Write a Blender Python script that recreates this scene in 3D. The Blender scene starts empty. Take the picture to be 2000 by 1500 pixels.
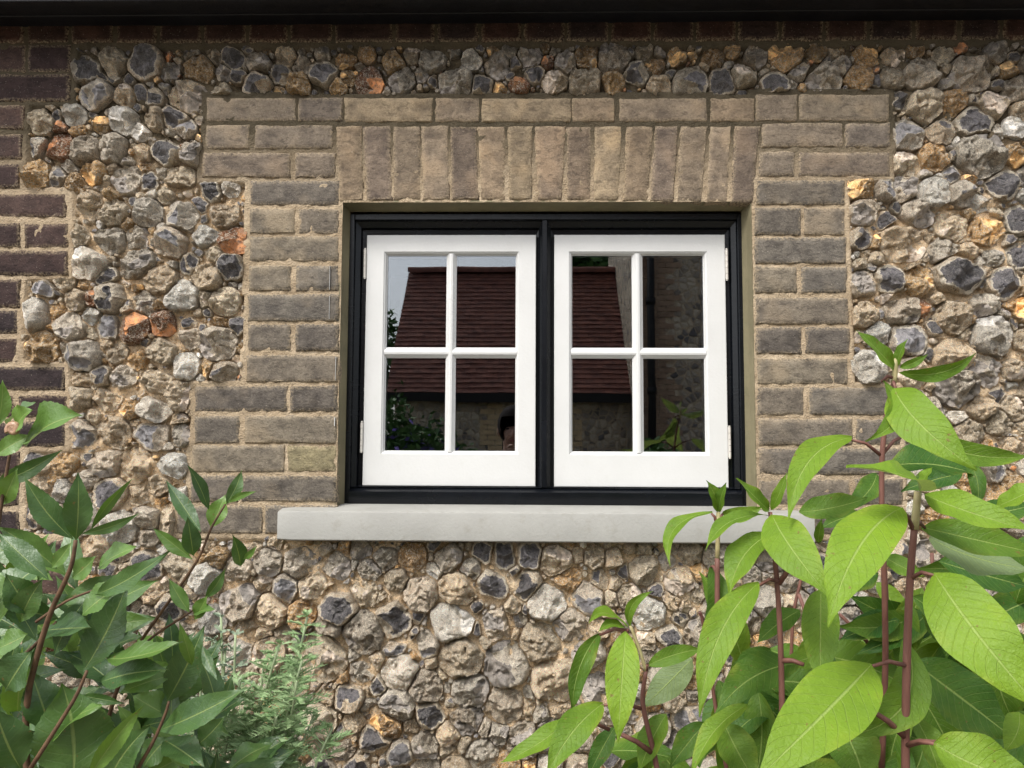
import bpy, math, random
import numpy as np
from mathutils import Vector, Matrix

# ------------------------------------------------------------------ camera, sky, sun, exposure
SC = bpy.context.scene
COL = SC.collection
W, H = 2000.0, 1500.0
FPX = 1540.0
CAM = Vector((0.0, -2.005, 1.55))
YAW, PITCH, ROLL = math.radians(1.25), math.radians(4.3), math.radians(0.27)
R_CAM = (Matrix.Rotation(YAW, 3, 'Z') @ Matrix.Rotation(math.radians(90) + PITCH, 3, 'X') @ Matrix.Rotation(ROLL, 3, 'Z'))
cam_d = bpy.data.cameras.new('camera')
cam_d.sensor_fit = 'HORIZONTAL'
cam_d.sensor_width = 36.0
cam_d.lens = 36.0 * FPX / W
cam_d.clip_start, cam_d.clip_end = 0.03, 400.0
cam = bpy.data.objects.new('camera', cam_d)
COL.objects.link(cam)
cam.matrix_world = Matrix.Translation(CAM) @ R_CAM.to_4x4()
SC.camera = cam

world = bpy.data.worlds.new('World')
SC.world = world
world.use_nodes = True
wn = world.node_tree
wn.nodes.clear()
w_out = wn.nodes.new('ShaderNodeOutputWorld')
w_bg = wn.nodes.new('ShaderNodeBackground')
w_hs = wn.nodes.new('ShaderNodeHueSaturation')
w_sky = wn.nodes.new('ShaderNodeTexSky')
w_sky.sky_type = 'NISHITA'
w_sky.sun_disc = False
SUN_TO = Vector((-0.42, -0.62, 0.95)).normalized()          # towards the sun: above, behind the camera, a little left
w_sky.sun_elevation = math.asin(SUN_TO.z)
w_sky.sun_rotation = math.atan2(SUN_TO.x, SUN_TO.y)
w_sky.air_density = 1.0
w_sky.dust_density = 3.0
w_hs.inputs['Saturation'].default_value = 0.32               # thin overcast: nearly grey
w_bg.inputs['Strength'].default_value = 0.15
wn.links.new(w_sky.outputs[0], w_hs.inputs['Color'])
wn.links.new(w_hs.outputs[0], w_bg.inputs['Color'])
wn.links.new(w_bg.outputs[0], w_out.inputs['Surface'])

sun_d = bpy.data.lights.new('sun', 'SUN')
sun_d.energy = 1.5
sun_d.angle = math.radians(15)
sun_d.color = (1.0, 0.965, 0.91)
sun = bpy.data.objects.new('sun', sun_d)
COL.objects.link(sun)
sun.rotation_euler = SUN_TO.to_track_quat('Z', 'Y').to_euler()
sun.location = (-2, -4, 7)

SC.view_settings.view_transform = 'Standard'
SC.view_settings.look = 'None'
SC.view_settings.gamma = 1.0
SC.view_settings.use_curve_mapping = False
SC.view_settings.exposure = 0.95
SC.render.engine = 'CYCLES'
SC.cycles.max_bounces = 8
SC.cycles.transparent_max_bounces = 12
SC.cycles.use_denoising = True

# ------------------------------------------------------------------ helpers
rnd = random.Random(11)
NR = np.random.RandomState(5)


def P(px, py, Y):
    """Point of the plane y = Y seen at a photograph pixel."""
    d = R_CAM @ Vector(((px - W / 2) / FPX, (H / 2 - py) / FPX, -1.0))
    t = (Y - CAM.y) / d.y
    return CAM + d * t


def xz(px, py, Y=0.0):
    p = P(px, py, Y)
    return (p.x, p.z)


def empty(name, loc, label=None, cat=None, group=None, kind=None):
    o = bpy.data.objects.new(name, None)
    o.empty_display_size = 0.1
    o.location = loc
    COL.objects.link(o)
    tag(o, label, cat, group, kind)
    return o


def tag(o, label=None, cat=None, group=None, kind=None):
    if label: o['label'] = label
    if cat: o['category'] = cat
    if group: o['group'] = group
    if kind: o['kind'] = kind
    return o


def world_loc(o):
    v = Vector(o.location)
    while o.parent:
        o = o.parent
        v += Vector(o.location)
    return v


def obj(name, V, F, mats, parent=None, origin=None, smooth=True, sharp=None, attrs=None, midx=None):
    """One mesh object from world-space vertices; its origin is `origin` (default: the middle of the vertices)."""
    V = np.asarray(V, dtype=float)
    if origin is None:
        origin = (V.min(0) + V.max(0)) / 2
    origin = np.asarray(origin, dtype=float)
    me = bpy.data.meshes.new(name)
    me.from_pydata((V - origin).tolist(), [], [tuple(int(i) for i in f) for f in F])
    if not isinstance(mats, (list, tuple)): mats = [mats]
    for m in mats: me.materials.append(m)
    if smooth:
        me.polygons.foreach_set('use_smooth', [True] * len(me.polygons))
        if sharp is not None:
            me.set_sharp_from_angle(angle=math.radians(sharp))
    if midx is not None:
        me.polygons.foreach_set('material_index', midx)
    for k, a in (attrs or {}).items():
        a = np.asarray(a, dtype=np.float32)
        if a.ndim == 1:
            me.attributes.new(k, 'FLOAT', 'POINT').data.foreach_set('value', a)
        else:
            me.attributes.new(k, 'FLOAT_VECTOR', 'POINT').data.foreach_set('vector', a[:, :3].ravel())
    me.update()
    o = bpy.data.objects.new(name, me)
    COL.objects.link(o)
    if parent is not None:
        o.parent = parent
        o.location = Vector(origin) - world_loc(parent)
    else:
        o.location = origin
    return o


class MB:
    def __init__(s):
        s.V, s.F = [], []

    def add(s, V, F):
        b = len(s.V)
        s.V += [tuple(v) for v in V]
        s.F += [tuple(i + b for i in f) for f in F]

    def box(s, x0, x1, y0, y1, z0, z1, bev=0.0):
        if bev <= 0:
            V = [(x, y, z) for z in (z0, z1) for y in (y0, y1) for x in (x0, x1)]
            F = [(0, 2, 3, 1), (4, 5, 7, 6), (0, 1, 5, 4), (2, 6, 7, 3), (0, 4, 6, 2), (1, 3, 7, 5)]
            s.add(V, F)
            return
        b = bev
        V, idx = [], {}
        for ix, x in ((0, x0), (1, x1)):
            for iy, y in ((0, y0), (1, y1)):
                for iz, z in ((0, z0), (1, z1)):
                    sx, sy, sz = (1 - 2 * ix) * b, (1 - 2 * iy) * b, (1 - 2 * iz) * b
                    for k, p in enumerate(((x, y + sy, z + sz), (x + sx, y, z + sz), (x + sx, y + sy, z))):
                        idx[ix, iy, iz, k] = len(V)
                        V.append(p)
        g = lambda *a: idx[a]
        F = []
        for i in (0, 1):
            q = [g(i, 0, 0, 0), g(i, 1, 0, 0), g(i, 1, 1, 0), g(i, 0, 1, 0)]; F.append(q[::-1] if i == 0 else q)
            q = [g(0, i, 0, 1), g(1, i, 0, 1), g(1, i, 1, 1), g(0, i, 1, 1)]; F.append(q if i == 0 else q[::-1])
            q = [g(0, 0, i, 2), g(1, 0, i, 2), g(1, 1, i, 2), g(0, 1, i, 2)]; F.append(q[::-1] if i == 0 else q)
        for i in (0, 1):
            for j in (0, 1):
                q = [g(i, j, 0, 0), g(i, j, 1, 0), g(i, j, 1, 1), g(i, j, 0, 1)]; F.append(q if (i == j) else q[::-1])
                q = [g(i, 0, j, 0), g(i, 1, j, 0), g(i, 1, j, 2), g(i, 0, j, 2)]; F.append(q if (i != j) else q[::-1])
                q = [g(0, i, j, 1), g(1, i, j, 1), g(1, i, j, 2), g(0, i, j, 2)]; F.append(q if (i == j) else q[::-1])
        for i in (0, 1):
            for j in (0, 1):
                for k in (0, 1):
                    F.append([g(i, j, k, 0), g(i, j, k, 1), g(i, j, k, 2)])
        s.add(V, F)

    def rings(s, loops, closed=True, cap0=False, cap1=False):
        n = len(loops[0])
        V = [p for l in loops for p in l]
        F = []
        for a in range(len(loops) - 1):
            for i in range(n if closed else n - 1):
                j = (i + 1) % n
                F.append((a * n + i, a * n + j, (a + 1) * n + j, (a + 1) * n + i))
        if cap0: F.append(tuple(range(n))[::-1])
        if cap1: F.append(tuple((len(loops) - 1) * n + i for i in range(n)))
        s.add(V, F)

    def tube(s, pts, rad, n=8, cap=True):
        pts = [Vector(p) for p in pts]
        loops = []
        ref = Vector((0.31, 0.9, 0.17))
        for i, p in enumerate(pts):
            t = (pts[min(i + 1, len(pts) - 1)] - pts[max(i - 1, 0)]).normalized()
            a = t.cross(ref)
            if a.length < 1e-3: a = t.cross(Vector((1, 0, 0)))
            a.normalize(); b = t.cross(a)
            r = rad[i] if isinstance(rad, (list, tuple)) else rad
            loops.append([p + a * r * math.cos(2 * math.pi * k / n) + b * r * math.sin(2 * math.pi * k / n) for k in range(n)])
        s.rings(loops, True, cap, cap)

    def build(s, name, mat, parent=None, **kw):
        return obj(name, s.V, s.F, mat, parent, **kw)


def fix_normals(o):
    import bmesh
    bm = bmesh.new(); bm.from_mesh(o.data)
    bmesh.ops.recalc_face_normals(bm, faces=bm.faces)
    bm.to_mesh(o.data); bm.free()
    return o


def hash2(ix, iy, seed):
    v = np.sin(ix * 127.1 + iy * 311.7 + seed * 74.7) * 43758.5453
    return v - np.floor(v)


def vnoise(x, y, seed=0):
    ix, iy = np.floor(x), np.floor(y)
    fx, fy = x - ix, y - iy
    fx = fx * fx * (3 - 2 * fx); fy = fy * fy * (3 - 2 * fy)
    a = hash2(ix, iy, seed); b = hash2(ix + 1, iy, seed)
    c = hash2(ix, iy + 1, seed); d = hash2(ix + 1, iy + 1, seed)
    return (a * (1 - fx) + b * fx) * (1 - fy) + (c * (1 - fx) + d * fx) * fy


def fbm(x, y, seed=0, oct=4):
    s, a, t = 0.0, 0.5, 0.0
    for o in range(oct):
        s = s + a * vnoise(x, y, seed + o * 13); t += a
        x, y, a = x * 2.03, y * 2.03, a * 0.5
    return s / t


# ------------------------------------------------------------------ materials
class N:
    """Small node-tree builder."""
    def __init__(s, name):
        s.m = bpy.data.materials.new(name)
        s.m.use_nodes = True
        s.t = s.m.node_tree
        s.t.nodes.clear()
        s.out = s.t.nodes.new('ShaderNodeOutputMaterial')

    def n(s, typ, **kw):
        nd = s.t.nodes.new(typ)
        for k, v in kw.items():
            if hasattr(nd, k): setattr(nd, k, v)
            else: nd.inputs[k.replace('_', ' ')].default_value = v
        return nd

    def l(s, a, b): s.t.links.new(a, b)

    def val(s, sock, v):
        if hasattr(v, 'links') or hasattr(v, 'is_linked'): s.l(v, sock)
        else: sock.default_value = v

    def coord(s, kind='Object', offset=True):
        tc = s.n('ShaderNodeTexCoord')
        if not offset: return tc.outputs[kind]
        oi = s.n('ShaderNodeObjectInfo')
        mu = s.n('ShaderNodeMath', operation='MULTIPLY'); s.l(oi.outputs['Random'], mu.inputs[0]); mu.inputs[1].default_value = 57.0
        ad = s.n('ShaderNodeVectorMath', operation='ADD'); s.l(tc.outputs[kind], ad.inputs[0]); s.l(mu.outputs[0], ad.inputs[1])
        return ad.outputs[0]

    def noise(s, co, scale, detail=4, rough=0.55, dist=0.0):
        nd = s.n('ShaderNodeTexNoise')
        s.l(co, nd.inputs['Vector'])
        nd.inputs['Scale'].default_value = scale; nd.inputs['Detail'].default_value = detail
        nd.inputs['Roughness'].default_value = rough; nd.inputs['Distortion'].default_value = dist
        return nd.outputs['Fac']

    def vor(s, co, scale, feature='F1'):
        nd = s.n('ShaderNodeTexVoronoi', feature=feature)
        s.l(co, nd.inputs['Vector']); nd.inputs['Scale'].default_value = scale
        return nd

    def scale(s, co, v):
        nd = s.n('ShaderNodeMapping'); s.l(co, nd.inputs['Vector']); nd.inputs['Scale'].default_value = v
        return nd.outputs[0]

    def ramp(s, fac, stops, interp='LINEAR'):
        nd = s.n('ShaderNodeValToRGB'); s.l(fac, nd.inputs['Fac'])
        cr = nd.color_ramp; cr.interpolation = interp
        while len(cr.elements) < len(stops): cr.elements.new(0.5)
        for e, (p, c) in zip(cr.elements, stops):
            e.position = p
            e.color = (c, c, c, 1) if isinstance(c, (int, float)) else (*c, 1)
        return nd.outputs[0]

    def mix(s, fac, a, b, mode='MIX'):
        nd = s.n('ShaderNodeMix', data_type='RGBA', blend_type=mode)
        s.val(nd.inputs[0], fac)
        for sock, v in ((nd.inputs[6], a), (nd.inputs[7], b)):
            if isinstance(v, tuple): sock.default_value = (*v, 1) if len(v) == 3 else v
            else: s.l(v, sock)
        return nd.outputs[2]

    def math(s, op, a, b=None, clamp=False):
        nd = s.n('ShaderNodeMath', operation=op, use_clamp=clamp)
        s.val(nd.inputs[0], a)
        if b is not None: s.val(nd.inputs[1], b)
        return nd.outputs[0]

    def attr(s, name, out='Fac'):
        nd = s.n('ShaderNodeAttribute'); nd.attribute_name = name
        return nd.outputs[out]

    def objcolor(s):
        return s.n('ShaderNodeObjectInfo').outputs['Color']

    def bump(s, h, strength=0.5, dist=0.01, prev=None):
        nd = s.n('ShaderNodeBump'); s.l(h, nd.inputs['Height'])
        nd.inputs['Strength'].default_value = strength; nd.inputs['Distance'].default_value = dist
        if prev is not None: s.l(prev, nd.inputs['Normal'])
        return nd.outputs[0]

    def principled(s, color, rough=0.8, normal=None, spec=0.5, **kw):
        nd = s.n('ShaderNodeBsdfPrincipled')
        if isinstance(color, tuple): nd.inputs['Base Color'].default_value = (*color, 1)
        else: s.l(color, nd.inputs['Base Color'])
        s.val(nd.inputs['Roughness'], rough)
        nd.inputs['Specular IOR Level'].default_value = spec
        if normal is not None: s.l(normal, nd.inputs['Normal'])
        for k, v in kw.items(): nd.inputs[k.replace('_', ' ')].default_value = v
        return nd.outputs[0]

    def done(s, shader):
        s.l(shader, s.out.inputs['Surface'])
        return s.m


def mat_brick():
    k = N('weathered_brick')
    co = k.coord()
    n1 = k.noise(co, 26, 5, 0.65)
    n2 = k.noise(co, 190, 3, 0.7)
    n3 = k.noise(k.scale(co, (14, 14, 60)), 3.0, 4, 0.6)
    n4 = k.noise(co, 9, 2, 0.5)
    base = k.objcolor()
    c = k.mix(k.ramp(n1, [(0.3, 0.0), (0.7, 1.0)]), k.mix(1.0, base, (0.56, 0.54, 0.54), 'MULTIPLY'), k.mix(1.0, base, (1.38, 1.33, 1.24), 'MULTIPLY'))
    c = k.mix(k.ramp(n2, [(0.35, 0.45), (0.5, 0.0)]), c, k.mix(1.0, c, (0.45, 0.43, 0.42), 'MULTIPLY'))
    c = k.mix(k.ramp(n4, [(0.55, 0.0), (0.7, 0.45)]), c, k.mix(1.0, base, (1.9, 1.7, 1.4), 'MULTIPLY'))
    n5 = k.noise(k.scale(co, (30, 30, 70)), 1.0, 5, 0.7, 1.0)
    c = k.mix(k.ramp(n5, [(0.36, 0.7), (0.48, 0.0)]), c, k.mix(1.0, base, (0.4, 0.38, 0.37), 'MULTIPLY'))
    c = k.mix(k.ramp(k.noise(co, 120, 4, 0.65, 2.0), [(0.465, 0.0), (0.5, 0.45), (0.53, 0.0)]), c, k.mix(1.0, base, (0.35, 0.33, 0.32), 'MULTIPLY'))
    # lime smears left near the joints
    e = k.attr('edge')
    sm = k.math('MULTIPLY', k.ramp(e, [(0.0, 1.0), (0.8, 0.0)]), k.ramp(n2, [(0.42, 0.0), (0.6, 0.85)]))
    c = k.mix(sm, c, (0.42, 0.33, 0.21))
    c = k.mix(k.ramp(k.noise(co, 330, 2, 0.5), [(0.68, 0.0), (0.74, 0.5)]), c, (0.5, 0.44, 0.36))
    h = k.math('ADD', k.math('MULTIPLY', n2, 0.5), k.math('ADD', k.math('MULTIPLY', n3, 0.25), n1))
    return k.done(k.principled(c, 0.88, k.bump(h, 0.75, 0.006), 0.25))


def mat_mortar():
    k = N('lime_mortar')
    co = k.coord('Object', False)
    n1 = k.noise(co, 9, 5, 0.6)
    n2 = k.noise(co, 60, 5, 0.7)
    v = k.vor(co, 260)
    c = k.ramp(n1, [(0.25, (0.56, 0.39, 0.22)), (0.5, (0.76, 0.56, 0.35)), (0.75, (0.86, 0.69, 0.48))])
    c = k.mix(k.ramp(n2, [(0.32, 0.85), (0.42, 0.0)]), c, (0.12, 0.08, 0.05))
    c = k.mix(k.ramp(v.outputs['Color'], [(0.62, 0.0), (0.8, 0.55)]), c, (0.62, 0.54, 0.42))
    c = k.mix(k.ramp(k.noise(co, 3.0, 4, 0.6), [(0.5, 0.0), (0.7, 0.35)]), c, (0.34, 0.27, 0.19))
    fl = k.noise(co, 85, 4, 0.65, 2.4)
    c = k.mix(k.ramp(fl, [(0.46, 0.0), (0.497, 0.85), (0.535, 0.0)]), c, (0.08, 0.052, 0.034))
    c = k.mix(k.math('MULTIPLY', k.attr('joint'), 0.8), c, k.mix(k.ramp(n1, [(0.3, 0.0), (0.7, 1.0)]), (0.27, 0.21, 0.14), (0.45, 0.36, 0.25)))
    # eaves shade painted in: mortar colour goes near black towards the top
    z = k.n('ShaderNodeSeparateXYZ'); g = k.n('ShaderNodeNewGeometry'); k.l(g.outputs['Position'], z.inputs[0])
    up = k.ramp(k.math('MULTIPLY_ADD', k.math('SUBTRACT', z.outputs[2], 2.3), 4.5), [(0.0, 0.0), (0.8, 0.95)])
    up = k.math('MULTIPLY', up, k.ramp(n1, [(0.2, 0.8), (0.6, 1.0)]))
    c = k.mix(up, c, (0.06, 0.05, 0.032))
    h = k.math('ADD', k.math('MULTIPLY', v.outputs['Distance'], 0.25), n2)
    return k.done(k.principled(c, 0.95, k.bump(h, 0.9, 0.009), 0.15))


def mat_flint():
    k = N('flint')
    co = k.coord('Object', False)
    cort = k.attr('cortex', 'Color'); core = k.attr('core', 'Color')
    kv = k.n('ShaderNodeSeparateXYZ'); k.l(k.attr('knap', 'Vector'), kv.inputs[0])
    kk, rimk = kv.outputs[0], kv.outputs[1]
    n1 = k.noise(co, 48, 6, 0.68, 0.9)
    n2 = k.noise(co, 210, 5, 0.75)
    n3 = k.noise(co, 20, 4, 0.6, 1.5)
    n4 = k.noise(co, 85, 4, 0.65, 2.6)
    n5 = k.noise(co, 150, 3, 0.6, 1.6)
    kd = k.math('ADD', kk, k.math('MULTIPLY', k.math('SUBTRACT', n1, 0.5), 1.5))
    # rough outer rind
    c1 = k.mix(k.ramp(n1, [(0.32, 0.0), (0.6, 1.0)]), k.mix(1.0, cort, (0.8, 0.73, 0.66), 'MULTIPLY'), k.mix(1.0, cort, (1.38, 1.34, 1.26), 'MULTIPLY'))
    c1 = k.mix(k.ramp(n3, [(0.52, 0.0), (0.68, 0.55)]), c1, (0.62, 0.38, 0.16))
    c1 = k.mix(k.ramp(n2, [(0.31, 0.9), (0.39, 0.0)]), c1, (0.06, 0.045, 0.035))
    c1 = k.mix(k.ramp(n4, [(0.45, 0.0), (0.495, 0.92), (0.54, 0.0)]), c1, (0.045, 0.032, 0.025))
    c1 = k.mix(k.ramp(n5, [(0.52, 0.0), (0.6, 0.85)]), c1, (0.93, 0.84, 0.68))
    # broken glassy heart
    c2 = k.mix(k.ramp(n3, [(0.4, 0.0), (0.66, 0.9)]), core, k.mix(1.0, core, (2.6, 2.5, 2.4), 'MULTIPLY'))
    c2 = k.mix(k.ramp(n4, [(0.46, 0.0), (0.5, 0.6), (0.54, 0.0)]), c2, (0.4, 0.37, 0.33))
    c2 = k.mix(k.ramp(n2, [(0.6, 0.0), (0.7, 0.45)]), c2, (0.5, 0.46, 0.4))
    c2 = k.mix(k.ramp(n5, [(0.36, 0.6), (0.44, 0.0)]), c2, (0.03, 0.028, 0.03))
    inn = k.ramp(kd, [(0.3, 0.0), (0.42, 1.0)])
    rim = k.math('MULTIPLY', k.ramp(kd, [(-0.0, 0.0), (0.16, 0.95), (0.36, 0.95), (0.46, 0.0)]), rimk)
    c = k.mix(inn, c1, c2)
    c = k.mix(rim, c, (0.86, 0.77, 0.62))
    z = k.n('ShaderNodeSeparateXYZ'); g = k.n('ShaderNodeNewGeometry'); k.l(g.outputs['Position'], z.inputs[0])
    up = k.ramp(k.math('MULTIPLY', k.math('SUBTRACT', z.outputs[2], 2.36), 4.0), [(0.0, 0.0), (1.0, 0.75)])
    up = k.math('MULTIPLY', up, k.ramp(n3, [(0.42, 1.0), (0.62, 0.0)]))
    c = k.mix(up, c, (0.05, 0.042, 0.034))  # shade below the eaves, mixed into the colour of the upper flints
    h = k.math('ADD', k.math('MULTIPLY', n2, 0.5), k.math('ADD', n1, k.math('MULTIPLY', k.math('ABSOLUTE', k.math('SUBTRACT', n4, 0.5)), 2.5)))
    b = k.n('ShaderNodeBump'); k.l(h, b.inputs['Height']); b.inputs['Distance'].default_value = 0.012
    k.l(k.ramp(inn, [(0.0, 1.0), (1.0, 0.5)]), b.inputs['Strength'])
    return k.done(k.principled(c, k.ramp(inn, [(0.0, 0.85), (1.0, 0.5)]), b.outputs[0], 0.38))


def mat_paint(name, col, rough=0.4, var=0.06, bump=0.15, spec=0.5, dirt=None, grain=None):
    k = N(name)
    co = k.coord('Object', True)
    n1 = k.noise(co, 7, 4, 0.6); n2 = k.noise(co, 160, 3, 0.6)
    lo = tuple(c * (1 - var) for c in col); hi = tuple(min(1, c * (1 + var)) for c in col)
    c = k.mix(k.ramp(n1, [(0.3, 0.0), (0.7, 1.0)]), lo, hi)
    if dirt: c = k.mix(k.ramp(k.noise(co, 30, 5, 0.7), [(0.55, 0.0), (0.8, dirt[1])]), c, dirt[0])
    h = n2
    if grain: h = k.math('ADD', k.math('MULTIPLY', n2, 0.4), k.noise(k.scale(co, grain), 5.0, 4, 0.6))
    return k.done(k.principled(c, k.ramp(n1, [(0.3, rough * 0.85), (0.7, min(1, rough * 1.2))]), k.bump(h, bump, 0.002), spec))


def mat_glass():
    k = N('double_glazing')
    fr = k.n('ShaderNodeFresnel'); fr.inputs['IOR'].default_value = 2.1
    gl = k.n('ShaderNodeBsdfGlossy'); gl.inputs['Roughness'].default_value = 0.0
    gl.inputs['Color'].default_value = (0.93, 0.96, 1.0, 1)
    co = k.coord()
    nb = k.bump(k.noise(co, 3.0, 2, 0.5), 0.018, 0.01)
    k.l(nb, gl.inputs['Normal'])
    tr = k.n('ShaderNodeBsdfTransparent'); tr.inputs['Color'].default_value = (0.93, 0.95, 0.95, 1)
    mx = k.n('ShaderNodeMixShader')
    k.l(fr.outputs[0], mx.inputs[0]); k.l(tr.outputs[0], mx.inputs[1]); k.l(gl.outputs[0], mx.inputs[2])
    return k.done(mx.outputs[0])


def mat_leaf(name, col_a, col_b, vein, under, nveins=11, slant=0.9, rough=0.38, spec=0.5, transl=0.35, veinw=0.05, bumpy=0.5, yellow=None, linek=0.14):
    k = N(name)
    uv = k.n('ShaderNodeSeparateXYZ'); k.l(k.attr('leafuv', 'Vector'), uv.inputs[0])
    u, v = uv.outputs[0], uv.outputs[1]
    av = k.math('ABSOLUTE', v)
    oi = k.n('ShaderNodeObjectInfo')
    co = k.coord()
    n1 = k.noise(co, 18, 4, 0.6); n2 = k.noise(co, 300, 2, 0.6)
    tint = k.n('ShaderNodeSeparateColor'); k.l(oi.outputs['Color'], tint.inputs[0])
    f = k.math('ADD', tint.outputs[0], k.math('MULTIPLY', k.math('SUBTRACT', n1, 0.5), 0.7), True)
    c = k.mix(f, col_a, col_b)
    # side veins run forward from the midrib
    ph = k.math('MULTIPLY', k.math('SUBTRACT', u, k.math('MULTIPLY', k.math('POWER', av, 1.2), slant / nveins * 1.6)), nveins * 2 * math.pi)
    ph = k.math('ADD', ph, k.math('MULTIPLY', k.noise(co, 26, 3, 0.6), 3.0))
    sv = k.math('COSINE', ph)
    line = k.ramp(sv, [(0.9, 0.0), (1.0, 1.0)])
    c = k.mix(k.math('MULTIPLY', line, linek), c, vein)
    if yellow: c = k.mix(k.math('MULTIPLY', k.ramp(av, [(0.6, 0.0), (1.0, 0.4)]), k.ramp(n1, [(0.5, 0.0), (0.7, 0.7)])), c, yellow)
    c = k.mix(k.ramp(k.noise(co, 120, 2, 0.5), [(0.7, 0.0), (0.74, 0.7)]), c, (0.2, 0.13, 0.04))
    mid = k.ramp(av, [(0.0, 1.0), (veinw, 0.8), (veinw * 1.7, 0.0)])
    c = k.mix(k.math('MULTIPLY', mid, 0.6), c, vein)
    g = k.n('ShaderNodeNewGeometry')
    cb = k.mix(k.math('MULTIPLY', mid, 0.6), k.mix(k.math('MULTIPLY', line, 0.35), under, vein), vein)
    c = k.mix(k.math('MULTIPLY', g.outputs['Backfacing'], tint.outputs[1]), c, cb)
    h = k.math('ADD', k.math('MULTIPLY', k.noise(co, 75, 3, 0.6), 1.6), k.math('ADD', k.math('MULTIPLY', line, -0.6), k.math('ADD', k.math('MULTIPLY', mid, -1.0), k.math('MULTIPLY', n2, 0.4))))
    nb = k.bump(h, bumpy, 0.0025)
    p = k.principled(c, rough, nb, spec)
    tr = k.n('ShaderNodeBsdfTranslucent'); k.l(k.mix(1.0, c, (1.15, 1.1, 0.45), 'MULTIPLY'), tr.inputs['Color']); k.l(nb, tr.inputs['Normal'])
    mx = k.n('ShaderNodeMixShader'); mx.inputs[0].default_value = transl
    k.l(p, mx.inputs[1]); k.l(tr.outputs[0], mx.inputs[2])
    return k.done(mx.outputs[0])


def mat_plain(name, a, b, scale=20, rough=0.8, bump=0.4, spec=0.3, bd=0.004, stretch=None):
    k = N(name)
    co = k.coord()
    if stretch: co = k.scale(co, stretch)
    n1 = k.noise(co, scale, 5, 0.65)
    c = k.ramp(n1, [(0.3, a), (0.7, b)])
    return k.done(k.principled(c, rough, k.bump(n1, bump, bd), spec))


def mat_far_flint():
    k = N('distant_flint_walling')
    co = k.coord('Object', False)
    v = k.vor(co, 11); e = k.vor(co, 11, 'DISTANCE_TO_EDGE')
    c = k.ramp(v.outputs['Color'], [(0.15, (0.14, 0.13, 0.13)), (0.4, (0.45, 0.39, 0.31)), (0.65, (0.62, 0.54, 0.42)), (0.85, (0.18, 0.17, 0.17))])
    c = k.mix(k.ramp(e.outputs['Distance'], [(0.02, 1.0), (0.1, 0.0)]), c, (0.48, 0.38, 0.25))
    return k.done(k.principled(c, 0.8, k.bump(e.outputs['Distance'], 1.0, 0.05), 0.3))


M_BRICK, M_MORTAR, M_FLINT, M_GLASS = mat_brick(), mat_mortar(), mat_flint(), mat_glass()
M_BLACK = mat_paint('black_gloss_paint', (0.004, 0.005, 0.007), 0.25, 0.3, 0.15, 0.3, ((0.01, 0.01, 0.012), 0.4), (3, 3, 60))
M_WHITE = mat_paint('white_gloss_paint', (0.62, 0.62, 0.605), 0.35, 0.03, 0.2, 0.5, ((0.48, 0.47, 0.42), 0.2))
M_SILL = mat_paint('grey_sill_paint', (0.315, 0.31, 0.285), 0.55, 0.09, 0.4, 0.4, ((0.22, 0.205, 0.165), 0.55))
M_REVEAL = mat_paint('olive_mastic', (0.2, 0.175, 0.105), 0.7, 0.2, 0.5, 0.3, ((0.1, 0.1, 0.05), 0.5))
M_HINGE = mat_paint('painted_hinge', (0.6, 0.57, 0.52), 0.4, 0.05, 0.3, 0.5, ((0.25, 0.17, 0.1), 0.5))
M_EAVES = mat_paint('black_eaves_paint', (0.008, 0.009, 0.013), 0.5, 0.3, 0.5, 0.4, ((0.03, 0.028, 0.025), 0.5))
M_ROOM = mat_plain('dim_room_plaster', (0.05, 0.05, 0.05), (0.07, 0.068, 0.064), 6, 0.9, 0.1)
M_SOIL = mat_plain('dark_soil', (0.03, 0.022, 0.014), (0.075, 0.055, 0.035), 14, 0.95, 0.9, 0.2, 0.03)
M_GRAVEL = mat_plain('pale_gravel', (0.22, 0.19, 0.15), (0.36, 0.32, 0.26), 60, 0.95, 0.9, 0.2, 0.02)
M_TILE = mat_plain('red_clay_tile', (0.09, 0.038, 0.032), (0.27, 0.11, 0.08), 7.5, 0.85, 0.5, 0.3, 0.01)
M_FARFLINT = mat_far_flint()
M_QUOIN = mat_plain('cream_brick', (0.55, 0.4, 0.22), (0.7, 0.54, 0.33), 8, 0.9, 0.4)
M_DARKWOOD = mat_plain('black_boarding', (0.008, 0.008, 0.009), (0.016, 0.016, 0.016), 9, 0.6, 0.3)
M_STEM = mat_plain('reddish_brown_stem', (0.1, 0.038, 0.03), (0.21, 0.095, 0.07), 60, 0.6, 0.4, 0.4, 0.001, (1, 1, 0.2))
M_STEM_G = mat_plain('greenish_young_stem', (0.28, 0.22, 0.11), (0.36, 0.34, 0.16), 60, 0.6, 0.3, 0.4, 0.001)
M_TWIG = mat_plain('brown_twig', (0.06, 0.034, 0.02), (0.15, 0.085, 0.045), 70, 0.7, 0.5, 0.3, 0.001)
M_LEAF_R = mat_leaf('bright_soft_leaf', (0.038, 0.115, 0.018), (0.225, 0.365, 0.028), (0.4, 0.52, 0.16), (0.22, 0.3, 0.14), 13, 1.5, 0.5, 0.3, 0.38, 0.03, 0.55, (0.5, 0.45, 0.08))
M_LEAF_L = mat_leaf('dark_glossy_leaf', (0.038, 0.095, 0.026), (0.15, 0.275, 0.042), (0.3, 0.38, 0.12), (0.16, 0.25, 0.14), 10, 1.1, 0.42, 0.75, 0.25, 0.035, 0.3, None, 0.06)
M_FEATHER = mat_plain('feathery_green', (0.17, 0.29, 0.11), (0.38, 0.5, 0.27), 30, 0.7, 0.1)
M_SILVER = mat_plain('silvery_green', (0.2, 0.27, 0.19), (0.34, 0.4, 0.28), 30, 0.8, 0.1)
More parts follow.
